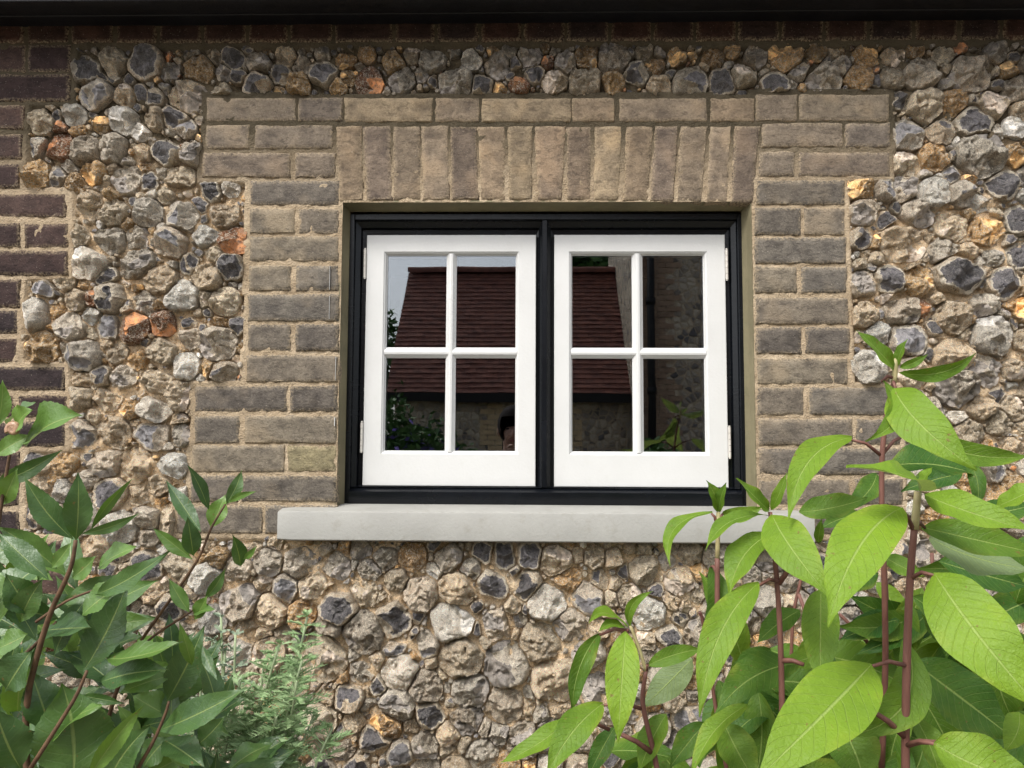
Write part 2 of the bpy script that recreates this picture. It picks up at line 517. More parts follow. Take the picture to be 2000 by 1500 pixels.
M_FSTEM = mat_plain('pale_green_stalk', (0.25, 0.33, 0.18), (0.4, 0.46, 0.28), 40, 0.7, 0.1)
M_FARLEAF = mat_plain('distant_foliage', (0.03, 0.09, 0.02), (0.1, 0.2, 0.05), 5, 0.6, 0.2)
M_VIOLET = mat_plain('violet_blossom', (0.12, 0.08, 0.35), (0.25, 0.18, 0.55), 9, 0.7, 0.1)

# ------------------------------------------------------------------ the ground and the room behind the glass
def sheet(name, x0, x1, y0, y1, z, mat):
    o = obj(name, [(x0, y0, z), (x1, y0, z), (x1, y1, z), (x0, y1, z)], [(0, 1, 2, 3)], mat, smooth=False)
    return tag(o, kind='structure')

sheet('ground', -90, 90, -90, 30, 0.0, M_SOIL)
sheet('path', -40, 40, -6.2, -1.5, 0.006, M_GRAVEL)

# ------------------------------------------------------------------ key planes of the window
YF = 0.055                       # front of the black frame
FX0, FX1 = P(675.5, 700, YF).x, P(1457, 700, YF).x
FZ1, FZ0 = P(1063, 417, YF).z, P(1063, 987, YF).z
OX0, OX1 = P(660.5, 700, 0).x, P(1472.5, 700, 0).x     # brick opening
OZ1, OZ0 = P(1063, 393, 0).z, P(1063, 992, 0).z

# ------------------------------------------------------------------ bricks
cottage = empty('cottage', (0, 0.1, 0), 'flint and brick cottage front with grey brick window surround under black eaves', 'cottage')
brick_quads = []                 # (4 corners in wall x,z: bl, br, tr, tl), colour


def brick_px(x0, y0, x1, y1, col, dy=0.0):
    g_ = 1.9 if x0 > 300 else 1.2
    x0, x1, y0, y1 = x0 - g_, x1 + g_, y0 - g_, y1 + g_
    brick_quads.append(([xz(x0, y1), xz(x1, y1), xz(x1, y0), xz(x0, y0)], col, dy))


GREY = [(0.14, 0.128, 0.112), (0.15, 0.132, 0.11), (0.125, 0.112, 0.096), (0.17, 0.148, 0.12), (0.112, 0.1, 0.088), (0.185, 0.162, 0.128), (0.14, 0.125, 0.108)]
WARM = [(0.25, 0.195, 0.138), (0.205, 0.16, 0.12), (0.28, 0.225, 0.155), (0.175, 0.14, 0.112), (0.235, 0.19, 0.142)]
DARK = [(0.048, 0.031, 0.03), (0.062, 0.04, 0.037), (0.038, 0.028, 0.03), (0.072, 0.047, 0.042)]
RED = [(0.06, 0.034, 0.027), (0.05, 0.03, 0.026), (0.045, 0.03, 0.028), (0.068, 0.036, 0.028)]

left_rows = [
    (191, 235, [(403, 576), (583, 667)]), (245, 289, [(402, 485), (497, 648)]), (299, 345, [(396, 565), (577, 653)]),
    (353, 399, [(488, 660)]), (408, 455, [(488, 574), (583, 660)]), (462, 509, [(487, 660)]), (519, 567, [(486, 567), (578, 660)]),
    (576, 626, [(485, 660)]), (634, 684, [(484, 567), (578, 660)]), (694, 745, [(481, 660)]), (754, 803, [(380, 560), (567, 657)]),
    (813, 865, [(380, 466), (478, 656)]), (871, 921, [(375, 555), (561, 656)]), (930, 979, [(372, 462), (472, 656)]),
    (989, 1041, [(345, 511), (518, 656)])]
right_rows = [
    (185, 235, [(1478, 1556), (1562, 1736)]), (241, 286, [(1489, 1645), (1652, 1738)]), (297, 343, [(1484, 1552), (1562, 1738)]),
    (353, 399, [(1478, 1650)]), (406, 458, [(1475, 1564), (1571, 1651)]), (465, 514, [(1475, 1652)]), (522, 571, [(1476, 1556), (1567, 1654)]),
    (582, 632, [(1477, 1657)]), (640, 690, [(1478, 1565), (1575, 1659)]), (700, 749, [(1480, 1656)]), (757, 810, [(1481, 1570), (1582, 1758)]),
    (819, 868, [(1483, 1664), (1673, 1759)]), (876, 926, [(1483, 1578), (1585, 1762)]), (936, 985, [(1484, 1660), (1670, 1763)]),
    (994, 1043, [(1484, 1580), (1588, 1764)])]
for rows in (left_rows, right_rows):
    for i, (y0, y1, xs) in enumerate(rows):
        for x0, x1 in xs:
            t = rnd.choice(GREY)
            if i in (0, 1, 2): t = tuple(a * 0.55 + b * 0.5 for a, b in zip(t, rnd.choice(WARM)))
            if i == 12 and x0 > 540 and x0 < 600: t = (0.22, 0.195, 0.12)
            brick_px(x0, y0, x1, y1, t, rnd.uniform(-0.002, 0.002))
for x0, x1 in [(673, 843), (851, 935), (942, 1114), (1119, 1200), (1210, 1381), (1389, 1473)]:
    brick_px(x0, 192, x1, 237 - (x0 - 673) * 0.002, rnd.choice(WARM), rnd.uniform(-0.001, 0.001))
arch = [(656, 705, 665, 708), (709, 761, 717, 765), (768, 819, 770, 821), (824, 873, 827, 877), (880, 929, 883, 934), (933, 986, 941, 985),
        (992, 1038, 996, 1038), (1044, 1104, 1052, 1096), (1106, 1155, 1108, 1153), (1162, 1214, 1161, 1207), (1225, 1275, 1219, 1263),
        (1281, 1323, 1271, 1315), (1330, 1381, 1323, 1370), (1388, 1428, 1380, 1420), (1437, 1483, 1429, 1470)]
for i, (a, b, c, d) in enumerate(arch):
    yb = lambda x: 393 - 5 * math.sin(math.pi * (x - 656) / 830) + (x - 656) * 0.005
    q = [xz(c, yb(c)), xz(d, yb(d)), xz(b, 245), xz(a, 245)]
    t = WARM[(i * 3) % 5] if i % 2 else tuple(x * 0.82 for x in WARM[(i * 2) % 5])
    gw = 0.0028
    q = [(q[0][0] - gw, q[0][1]), (q[1][0] + gw, q[1][1]), (q[2][0] + gw, q[2][1]), (q[3][0] - gw, q[3][1])]
    brick_quads.append((q, t, rnd.uniform(-0.001, 0.002)))
dark_rows = [(87, 140, [(-80, 48), (54, 137)]), (145, 197, [(-40, 135)]), (206, 252, [(-130, -46), (-38, 46)]), (262, 310, [(-130, 41)]),
             (320, 367, [(-130, -50), (-42, 37)]), (378, 424, [(-45, 128)]), (436, 483, [(-46, 38), (46, 131)]), (490, 538, [(-42, 131)]),
             (546, 600, [(-130, -52), (-44, 38)]), (606, 651, [(-130, 33)]), (660, 707, [(-130, -57), (-48, 33)]), (716, 762, [(-46, 126)]),
             (772, 815, [(-60, 25), (35, 130)]), (825, 873, [(-46, 126)]), (883, 930, [(-130, -52), (-44, 38)]), (940, 988, [(-130, 36)]),
             (998, 1046, [(-130, -50), (-42, 36)]), (1056, 1104, [(-45, 128)]), (1114, 1162, [(-46, 38), (46, 130)]), (1172, 1220, [(-42, 131)]),
             (1230, 1278, [(-130, -52), (-44, 38)]), (1288, 1336, [(-130, 36)]), (1346, 1394, [(-130, -57), (-48, 33)]), (1404, 1452, [(-46, 126)]),
             (1462, 1510, [(-46, 40), (48, 130)])]
for y0, y1, xs in dark_rows:
    for x0, x1 in xs:
        brick_px(x0, y0, x1, y1, rnd.choice(DARK), rnd.uniform(-0.002, 0.003))
tops = [-34, 49, 136, 224, 308, 395, 483, 563, 651, 769, 851, 937, 1021, 1105, 1191, 1275, 1358, 1440, 1524, 1611, 1697, 1786, 1874, 1958, 2042]
for a, b in zip(tops[:-1], tops[1:]):
    y1 = 83 - (a / 2000.0) * 8
    brick_px(a + 4, y1 - 44, b - 4, y1, rnd.choice(RED), rnd.uniform(-0.002, 0.002))


def brick_obj(q, col, dy):
    q = [np.array(p) for p in q]
    w = np.linalg.norm(q[1] - q[0]); h = np.linalg.norm(q[3] - q[0])
    nx, nz = max(4, int(w / 0.014)), max(4, int(h / 0.014))
    us = np.concatenate([[0, 0.004 / w], np.linspace(0, 1, nx + 1)[1:-1], [1 - 0.004 / w, 1]])
    vs = np.concatenate([[0, 0.004 / h], np.linspace(0, 1, nz + 1)[1:-1], [1 - 0.004 / h, 1]])
    U, Vv = np.meshgrid(us, vs)
    X = (q[0][0] * (1 - U) + q[1][0] * U) * (1 - Vv) + (q[3][0] * (1 - U) + q[2][0] * U) * Vv
    Z = (q[0][1] * (1 - U) + q[1][1] * U) * (1 - Vv) + (q[3][1] * (1 - U) + q[2][1] * U) * Vv
    ed = np.minimum(np.minimum(U, 1 - U) * w, np.minimum(Vv, 1 - Vv) * h)
    s = rnd.random() * 90
    wob = np.exp(-ed / 0.008) * 0.0028
    X = X + (fbm(X * 45 + s, Z * 45, 3, 3) - 0.5) * 2 * wob
    Z = Z + (fbm(X * 45 + s, Z * 45 + 40, 4, 3) - 0.5) * 2 * wob
    Y = dy * 0.7 + np.where(ed < 0.0005, 0.004, 0.0) + (fbm(X * 60 + s, Z * 60, 7, 3) - 0.5) * 0.004
    Y = Y + np.exp(-ed / 0.006) * fbm(X * 90, Z * 90 + s, 9, 2) ** 3 * 0.008
    n_u, n_v = len(us), len(vs)
    V = np.stack([X, Y, Z], -1).reshape(-1, 3)
    F = [(j * n_u + i, j * n_u + i + 1, (j + 1) * n_u + i + 1, (j + 1) * n_u + i) for j in range(n_v - 1) for i in range(n_u - 1)]
    per = [i for i in range(n_u)] + [j * n_u + n_u - 1 for j in range(1, n_v)] + [(n_v - 1) * n_u + i for i in range(n_u - 2, -1, -1)] + [j * n_u for j in range(n_v - 2, 0, -1)]
    base = len(V)
    back = V[per].copy(); back[:, 1] = 0.05
    V = np.concatenate([V, back])
    m = len(per)
    F += [(per[(i + 1) % m], per[i], base + i, base + (i + 1) % m) for i in range(m)]
    F.append([base + i for i in range(m)])
    e = np.concatenate([np.clip(ed.ravel() / 0.012, 0, 1), np.zeros(m)])
    o = obj('brick', V, F, M_BRICK, cottage, attrs={'edge': e}, sharp=50)
    o.color = (*[min(1, c * (1.08 if sum(col) > .25 else 0.92)) for c in col], 1)
    return o


brick_boxes = []
for q, col, dy in brick_quads:
    brick_obj(q, col, dy)
    xs = [p[0] for p in q]; zs = [p[1] for p in q]
    brick_boxes.append((min(xs) - 0.011, max(xs) + 0.011, min(zs) - 0.011, max(zs) + 0.011))

for x_, ya_, yb_ in ((644.5, 520, 566), (644, 578, 623), (656, 697, 743), (654, 815, 832)):      # stray white paint marks on the bricks
    (xa, za), (xb, zb_) = xz(x_ - .7, yb_), xz(x_ + .7, ya_)
    m_ = MB(); m_.box(xa, xb, -0.0042, 0.003, za, zb_); m_.build('paint_mark', M_WHITE, cottage, smooth=False)

# ------------------------------------------------------------------ mortar bed
ZTOP = P(1000, 20, 0).z + 0.05
gx = np.arange(-1.78, 1.781, 0.0068)
gz = np.concatenate([np.arange(0.0, 0.55, 0.05), np.arange(0.55, ZTOP, 0.0068)])
GX, GZ = np.meshgrid(gx, gz)
inb = np.zeros(GX.shape, bool)
for x0, x1, z0, z1 in brick_boxes:
    inb |= (GX > x0 - 0.004) & (GX < x1 + 0.004) & (GZ > z0 - 0.004) & (GZ < z1 + 0.004)
ax0, ax1, az0 = xz(655, 0)[0], xz(1485, 0)[0], OZ1
inb |= (GX > ax0) & (GX < ax1) & (GZ > az0) & (GZ < xz(1000, 190)[1])
GY = np.where(inb, 0.0036 + (fbm(GX * 60, GZ * 60, 2, 3) - 0.5) * 0.007,
              0.0195 + (fbm(GX * 26, GZ * 26, 5, 4) - 0.5) * 0.028 + (fbm(GX * 75, GZ * 75, 8, 2) - 0.5) * 0.013)
nxg, nzg = len(gx), len(gz)
cxm, czm = (GX[:-1, :-1] + GX[1:, 1:]) / 2, (GZ[:-1, :-1] + GZ[1:, 1:]) / 2
keep = ~((cxm > OX0 + 0.001) & (cxm < OX1 - 0.001) & (czm > OZ0 - 0.01) & (czm < OZ1 - 0.001))
ii = (np.arange(nzg - 1)[:, None] * nxg + np.arange(nxg - 1)[None, :])[keep]
Fm = np.stack([ii, ii + 1, ii + nxg + 1, ii + nxg], -1)
obj('mortar', np.stack([GX, GY, GZ], -1).reshape(-1, 3), Fm.tolist(), M_MORTAR, cottage, attrs={'joint': inb.ravel().astype(np.float32)})
mb = MB()   # the solid wall behind the facing, with the window opening left through it
mb.box(-1.78, OX0 - 0.002, 0.03, 0.3, 0, ZTOP); mb.box(OX1 + 0.002, 1.78, 0.03, 0.3, 0, ZTOP)
mb.box(OX0 - 0.002, OX1 + 0.002, 0.03, 0.3, 0, OZ0 - 0.015); mb.box(OX0 - 0.002, OX1 + 0.002, 0.03, 0.3, OZ1 + 0.002, ZTOP)
mb.build('wall_core', M_MORTAR, cottage, smooth=False)

# mastic reveal between brick and frame
mb = MB()
lp = lambda d, y: [(OX0 + d, y, OZ0 - 0.012), (OX1 - d, y, OZ0 - 0.012), (OX1 - d, y, OZ1 - d), (OX0 + d, y, OZ1 - d)]
g = (FX0 - OX0)
mb.rings([lp(-0.006, 0.006), lp(0.0, 0.004), lp(g * 0.55, 0.03), lp(g + 0.004, YF - 0.001)])
fix_normals(mb.build('reveal', M_REVEAL, cottage, smooth=False))

# ------------------------------------------------------------------ flints
mask_res = 0.004
mx0, mz0 = -1.8, 0.3
MW, MHh = int(3.6 / mask_res), int((ZTOP - mz0) / mask_res)
MXs = mx0 + (np.arange(MW) + 0.5) * mask_res
MZs = mz0 + (np.arange(MHh) + 0.5) * mask_res
MX, MZ = np.meshgrid(MXs, MZs)
free = np.ones(MX.shape, bool)
for x0, x1, z0, z1 in brick_boxes:
    free &= ~((MX > x0 + 0.004) & (MX < x1 - 0.004) & (MZ > z0 + 0.004) & (MZ < z1 - 0.004))
free &= ~((MX > ax0) & (MX < ax1) & (MZ > az0 - 0.02) & (MZ < xz(1000, 192)[1]))
SX0, SX1 = P(541, 1020, -0.045).x, P(1592, 1020, -0.045).x
free &= ~((MX > OX0 - 0.01) & (MX < OX1 + 0.01) & (MZ > OZ0 - 0.06) & (MZ < OZ1 + 0.01))
free &= ~((MX > SX0 - 0.005) & (MX < SX1 + 0.005) & (MZ > xz(1000, 1058)[1]) & (MZ < OZ0 + 0.01))
free &= MZ < xz(1000, 86)[1]
free &= ~((MX < xz(-20, 600)[0]) & (MX > xz(-135, 600)[0]))


def is_free(x, z):
    i = int((x - mx0) / mask_res); j = int((z - mz0) / mask_res)
    return 0 <= i < MW and 0 <= j < MHh and free[j, i]


C_ = dict(c=(0.95, 0.79, 0.58), g=(0.78, 0.7, 0.59), d=(0.86, 0.74, 0.58), o=(0.8, 0.52, 0.25), w=(0.95, 0.92, 0.85), b=(0.74, 0.66, 0.56), r=(0.34, 0.15, 0.07))
K_ = dict(c=(0.38, 0.32, 0.26), g=(0.2, 0.18, 0.16), d=(0.042, 0.04, 0.045), o=(0.6, 0.38, 0.16), w=(0.5, 0.48, 0.44), b=(0.12, 0.118, 0.125), r=(0.4, 0.17, 0.06))
listed = """162 132 60 68 0 d;220 122 52 58 0 c;283 122 66 70 -30 d;186 185 76 54 0 b;243 187 40 54 0 c;272 180 32 44 0 d;365 185 76 76 0 c;430 178 76 26 0 c
435 140 42 32 0 g;557 110 54 32 0 c;500 165 64 50 0 d;75 235 64 44 0 c;142 222 58 40 0 w;195 240 34 40 0 o;240 235 62 52 0 w;300 230 38 64 0 c;340 225 54 54 0 d
68 285 34 56 -20 b;115 285 60 60 0 r;215 285 64 62 0 g;278 298 28 42 0 c;320 295 66 54 -30 d;375 300 44 54 0 g;70 340 54 62 0 o;105 345 44 44 0 b;180 335 48 50 0 o
245 350 64 56 0 g;350 345 74 44 0 c;410 370 44 44 0 d;445 365 48 34 0 w;175 400 56 60 0 c;220 415 54 54 0 c;287 415 62 50 20 w;354 420 74 54 25 b;438 420 70 52 0 c
150 460 44 48 0 c;212 468 66 50 0 g;265 465 50 52 0 g;335 475 70 64 0 b;400 460 44 54 0 w;455 470 58 58 40 r;171 513 80 64 -25 w;205 541 62 30 10 d;266 516 104 48 15 g
335 515 28 30 0 w;365 515 38 50 45 d;403 540 74 48 0 c;450 520 48 60 0 d;85 565 60 28 -20 b;125 552 46 32 0 c;160 555 30 26 0 o;215 580 66 62 15 d;182 585 32 44 30 r
145 585 44 44 0 c;60 615 54 84 0 w;355 580 74 56 -15 w;280 590 44 54 0 g;440 590 64 54 0 c;207 635 40 64 30 b;135 640 60 56 0 g;260 640 60 64 0 r;365 632 34 26 0 d
430 632 44 34 0 o;462 635 38 38 0 d;80 680 80 60 0 o;160 695 70 64 0 b;225 690 50 34 0 c;265 700 44 40 0 o;313 685 50 64 10 c;370 660 44 44 0 g;425 670 80 62 0 g
360 715 50 56 20 w;408 720 34 38 0 o;435 727 70 40 25 d;155 740 54 38 -20 c;235 740 64 48 0 g;307 748 72 44 -15 c;207 780 66 38 0 c;300 800 104 46 -5 w;150 775 54 48 0 c
218 845 56 78 0 c;158 850 60 60 0 b;293 850 80 52 -10 b;350 850 38 54 0 g;125 905 64 44 0 o;205 905 64 60 0 g;265 910 64 74 0 c;335 910 62 52 -15 w;212 965 64 68 0 d
305 947 54 44 0 c;120 960 34 64 0 w;287 1012 54 44 0 g;337 1017 64 64 0 c;585 1100 68 62 -15 g;655 1108 64 48 0 g;718 1115 54 40 -10 g;752 1090 44 50 0 g;805 1088 60 44 0 o
875 1090 54 50 0 g;920 1110 44 44 0 g;558 1150 48 60 15 b;607 1145 60 54 20 c;707 1160 62 52 0 c;660 1185 88 62 -10 d;775 1138 50 48 10 c;820 1160 70 64 0 g;890 1155 84 54 0 c
962 1146 74 48 -20 d;465 1175 84 64 0 g;525 1195 70 60 0 c;415 1210 44 64 0 w;640 1225 74 40 0 g;712 1235 82 74 30 g;765 1210 84 64 -15 d;880 1220 114 58 -10 w;970 1225 54 64 0 g
630 1285 94 84 0 c;585 1255 34 30 0 b;770 1270 70 28 15 b;835 1260 48 56 0 b;900 1285 98 70 -10 c;990 1300 114 64 10 g;705 1315 54 48 0 g;780 1315 62 74 0 w;830 1345 64 64 0 g
919 1350 84 54 0 g;680 1365 64 48 -25 d;635 1365 40 40 0 c;775 1380 74 54 0 g;838 1395 64 48 0 d;910 1405 64 54 0 g;620 1410 94 54 0 c;754 1419 94 38 0 o;735 1445 84 40 0 d
985 1085 44 64 0 d;1086 1095 84 44 0 c;1198 1090 40 36 0 c;1260 1115 64 50 0 c;1030 1145 54 64 0 d;1110 1135 64 40 -20 o;1170 1135 34 54 0 d;1070 1180 74 74 15 w;1150 1170 64 54 0 b
1055 1260 80 78 -15 c;1110 1225 64 70 -30 g;1272 1200 70 62 0 w;1310 1175 44 34 0 c;1308 1246 84 34 5 d;1085 1330 104 74 0 c;985 1380 74 64 0 g;1165 1350 54 74 0 g
675 115 44 38 -30 o;715 105 40 34 0 o;768 120 44 50 20 o;720 160 74 50 0 r;785 155 64 44 0 g;845 115 64 44 0 g;920 115 38 48 0 w;890 160 84 54 0 g;1035 105 44 50 0 g
1085 160 64 48 0 c;1015 165 54 30 0 r;1197 160 40 54 0 o;1105 120 54 40 0 g;1280 125 50 34 0 o;1325 110 38 34 0 o;1287 165 44 48 0 c;1395 105 44 44 0 o;1537 105 68 56 -10 o
1597 100 36 42 0 o;1695 107 46 50 0 o;1748 105 52 42 0 c;1790 95 38 30 0 o;1845 105 34 50 20 c;1455 145 64 44 0 c;1350 160 74 64 0 d;1410 160 54 54 0 d;1515 165 54 54 0 d
1610 155 74 64 0 g;1680 150 44 60 15 o;1800 145 84 54 0 g;1900 140 94 64 0 g;1975 135 44 34 0 o;1757 195 44 44 0 d;1810 205 74 74 0 c;1865 200 64 54 0 o;1945 200 64 54 0 c
1772 265 64 60 0 b;1905 240 84 64 0 d;1985 250 48 44 0 w;1920 300 104 84 0 g;1770 315 68 46 -10 c;1827 305 48 64 0 o;1985 300 54 54 0 o;1683 368 62 46 -15 o;1732 370 44 48 0 b
1768 370 44 64 0 g;1822 380 64 74 0 w;1880 380 38 64 0 b;1960 360 74 54 0 d;1687 412 62 52 0 g;1733 430 40 40 0 d;1795 415 64 64 0 g;1860 440 60 60 0 c;1932 450 80 56 0 o
1915 395 30 48 20 w;1685 462 48 44 0 d;1765 475 108 64 0 c;1845 490 60 54 0 g;1872 540 104 74 -15 d;1965 555 64 64 0 d;1688 555 56 54 0 g;1738 545 44 68 0 d;1800 550 58 60 0 o
1765 605 94 44 5 g;1803 600 34 40 0 r;1860 620 70 60 0 c;1925 595 58 54 0 g;1775 665 84 54 -5 b;1690 615 64 44 0 c;1940 655 84 74 0 w;1700 715 74 54 10 w;1864 700 90 60 -10 c
1925 725 74 64 0 g;1870 755 104 64 0 g;1918 795 58 54 0 c;1985 720 54 44 0 c;1940 915 54 54 0 b;1900 940 64 54 0 o;1980 880 54 44 0 c"""
stones = []      # x, z, a, b, angle, type
for row in listed.replace('\n', ';').split(';'):
    if not row.strip(): continue
    f = row.split()
    x, z = xz(float(f[0]), float(f[1]))
    s = 1.302e-3 / 2
    stones.append((x, z, float(f[2]) * s * 1.4, float(f[3]) * s * 1.4, math.radians(float(f[4])), f[5]))
n_listed = len(stones)
sx = [s[0] for s in stones]; sz = [s[1] for s in stones]; sr = [math.sqrt(s[2] * s[3]) / 1.2 for s in stones]
cands = np.argwhere(free)
ztop_px = xz(1000, 190)[1]
for rad, tries in ((0.043, 2500), (0.034, 5000), (0.027, 8000), (0.02, 12000), (0.014, 16000), (0.0095, 22000), (0.007, 14000)):
    pick = cands[NR.randint(0, len(cands), tries)]
    A = (np.array(sx), np.array(sz), np.array(sr))
    lst = [list(A[0]), list(A[1]), list(A[2])]
    ax_, az_, ar_ = np.array(sx), np.array(sz), np.array(sr)
    for j, i in pick:
        x, z = MXs[i], MZs[j]
        r = rad * NR.uniform(0.85, 1.15)
        kf = 0.72 if rad > 0.016 else 0.8
        if np.any((ax_ - x) ** 2 + (az_ - z) ** 2 < (kf * (ar_ + r)) ** 2): continue
        rr = r * 0.6
        if not (is_free(x + rr, z) and is_free(x - rr, z) and is_free(x, z + rr) and is_free(x, z - rr)): continue
        el = NR.uniform(0.45, 1.0)
        below = z < xz(1000, 1050)[1]
        ty = NR.choice(list('cgdowbr'), p=[0.36, 0.11, 0.18, 0.15, 0.13, 0.05, 0.02] if not below else [0.42, 0.24, 0.1, 0.09, 0.12, 0.02, 0.01])
        if z > ztop_px: ty = NR.choice(list('cgdor'), p=[0.14, 0.38, 0.28, 0.16, 0.04])
        stones.append((x, z, 1.42 * r / math.sqrt(el), 1.42 * r * math.sqrt(el), NR.uniform(-1.57, 1.57) if NR.uniform() < 0.4 else NR.uniform(-0.5, 0.5), str(ty)))
        sx.append(x); sz.append(z); sr.append(r)
        ax_ = np.append(ax_, x); az_ = np.append(az_, z); ar_ = np.append(ar_, r)
SXa, SZa, SRa = np.array(sx), np.array(sz), np.array(sr)
view_x0, view_x1 = xz(-5, 750)[0], xz(2005, 750)[0]
view_z0 = xz(1000, 1500)[1]


def stone_mesh(i):
    x, z, a, b, ang, ty = stones[i]
    R_ = SRa[i]
    ns, nr_ = (44, 13) if R_ > 0.018 else ((22, 7) if R_ > 0.011 else (11, 4))
    st = np.random.RandomState(1000 + i)
    th = np.linspace(0, 2 * np.pi, ns, endpoint=False)
    ca, sa = np.cos(th - ang), np.sin(th - ang)
    p = st.uniform(2.0, 2.6)
    r = (np.abs(ca / a) ** p + np.abs(sa / b) ** p) ** (-1 / p)
    for kf in (1, 2, 3, 4, 5):
        r = r * (1 + st.uniform(-1, 1) * 0.09 / kf ** 0.5 * np.cos(kf * th + st.uniform(0, 6.28)))
    m_ = st.randint(4, 7)                    # broken straight edges
    for q in range(m_):
        t0 = 6.283 * (q + st.uniform(0, 0.9)) / m_
        sup = 1.0 / ((abs(math.cos(t0 - ang)) / a) ** 2 + (abs(math.sin(t0 - ang)) / b) ** 2) ** 0.5
        c = np.cos(th - t0)
        r = np.where(c > 0.2, np.minimum(r, sup * st.uniform(0.58, 0.95) / np.maximum(c, 0.2)), r)
    d2 = (SXa - x) ** 2 + (SZa - z) ** 2
    nb = np.where((d2 < (R_ + SRa + 0.03) ** 2) & (d2 > 1e-9))[0]
    ux, uz = np.cos(th), np.sin(th)
    for j in nb:
        dx, dz = SXa[j] - x, SZa[j] - z
        dot = ux * dx + uz * dz
        t = (d2[j] + R_ ** 2 - SRa[j] ** 2) / 2 / np.maximum(dot, 1e-6)
        gap = 0.0008
        r = np.where(dot > 1e-4, np.minimum(r, np.maximum(t - gap, R_ * 0.25)), r)
    for q in range(ns):                      # stop at bricks, sill and frame
        rr = 0.006
        while rr < r[q] and is_free(x + ux[q] * rr, z + uz[q] * rr): rr += 0.003
        r[q] = min(r[q], max(rr, 0.006))
    r = 0.7 * r + 0.15 * np.roll(r, 1) + 0.15 * np.roll(r, -1)
    r *= 1 + st.normal(0, 0.025, ns)
    Hh = R_ * st.uniform(0.5, 0.85) + 0.007
    rho = np.concatenate([[0.0], np.linspace(0.18, 0.86, nr_ - 3), [0.95, 1.0]]) if nr_ > 4 else np.array([0.0, 0.45, 0.8, 1.0])
    V, dome = [], []
    pw = st.uniform(2.4, 4.5)
    for k_, ro in enumerate(rho[1:]):
        V.append(np.stack([x + ux * r * ro, z + uz * r * ro], -1))
        dome.append(np.full(ns, Hh * (1 - ro ** pw) ** (1 / 1.7)))
    V = np.concatenate([[[x, z]]] + V); D = np.concatenate([[Hh]] + dome)
    sc = 1.0 / R_
    lx, lz = (V[:, 0] - x) * sc, (V[:, 1] - z) * sc
    sd = st.uniform(0, 50)
    D = D * (0.72 + 0.56 * fbm(lx * 1.3 + sd, lz * 1.3, 3, 3))
    facet = D.copy()
    kn = np.zeros(len(D)) - 1.0
    fresh = {'c': 0.12, 'g': 0.3, 'd': 0.85, 'o': 0.15, 'w': 0.12, 'b': 0.75, 'r': 0.4}[ty]
    for f in range(st.randint(3, 7)):
        t0 = st.uniform(0, 6.28); tilt = st.uniform(0.05, 0.55) if f == 0 else st.uniform(0.3, 1.1)
        h0 = Hh * (st.uniform(0.5, 0.85) if f == 0 else st.uniform(0.6, 1.0))
        pl = h0 + R_ * tilt * (np.cos(t0) * lx + np.sin(t0) * lz)
        if f and st.uniform() < 0.6:
            bx, bz = 0.7 * np.cos(t0 + 3.14 + st.uniform(-.6, .6)), 0.7 * np.sin(t0 + 3.14)
            pl = pl + R_ * st.uniform(0.15, 0.4) * (((lx - bx) ** 2 + (lz - bz) ** 2) - 0.5)
        pl = pl + (0.05 * R_) * np.sin(np.hypot(lx - 1.3 * np.cos(t0), lz - 1.3 * np.sin(t0)) * st.uniform(5, 9))
        cutk = (facet - pl) / (0.22 * R_)
        if st.uniform() < fresh: kn = np.where(pl < facet, np.maximum(cutk, np.minimum(kn, 9)), kn)
        else: kn = np.where(pl < facet, np.minimum(kn, -cutk * 0.6), kn)
        facet = np.minimum(facet, np.maximum(pl, 0.15 * Hh))
    rg = 0.4 if ty in 'cgo' else 0.24
    nz_ = fbm(lx * 3.2 + sd, lz * 3.2 + 9, 5, 4)
    D = facet + (nz_ - 0.5) * rg * R_ - np.maximum(0, 0.12 - np.abs(fbm(lx * 2.1 + sd, lz * 2.1 + 30, 6, 3) - 0.5)) * rg * 3.0 * R_
    D[-ns:] = -0.012
    ro_ = np.concatenate([[0.0]] + [np.full(ns, q) for q in rho[1:]])
    if ty in 'db': kn = np.minimum(kn * 1.2 + 0.3, (0.93 - ro_) * 3.0)
    rimk = st.uniform(0.3, 1.0) if (ty in 'db' or st.uniform() < 0.6) else 0.0
    front = 0.012 - D * (1.25 if R_ > 0.016 else 1.05)
    front = front + st.uniform(-0.007, 0.007)
    V3 = np.stack([V[:, 0], front, V[:, 1]], -1)
    V3[-ns:, 1] = 0.032
    F = [(0, 1 + (q + 1) % ns, 1 + q)[::-1] for q in range(ns)]
    for k_ in range(len(rho) - 2):
        o0, o1 = 1 + k_ * ns, 1 + (k_ + 1) * ns
        F += [(o0 + q, o0 + (q + 1) % ns, o1 + (q + 1) % ns, o1 + q)[::-1] for q in range(ns)]
    br = st.uniform(0.7, 1.3)
    hue = st.uniform(-0.05, 0.05)
    cort = np.array(C_[ty]) * br * np.array([1 + hue, 1, 1 - hue]); core = np.array(K_[ty]) * st.uniform(0.75, 1.35)
    n_ = len(V3)
    return V3, F, np.stack([np.clip(kn, -2, 2), np.full(n_, rimk), np.zeros(n_)], -1), np.tile(cort, (n_, 1)), np.tile(core, (n_, 1))


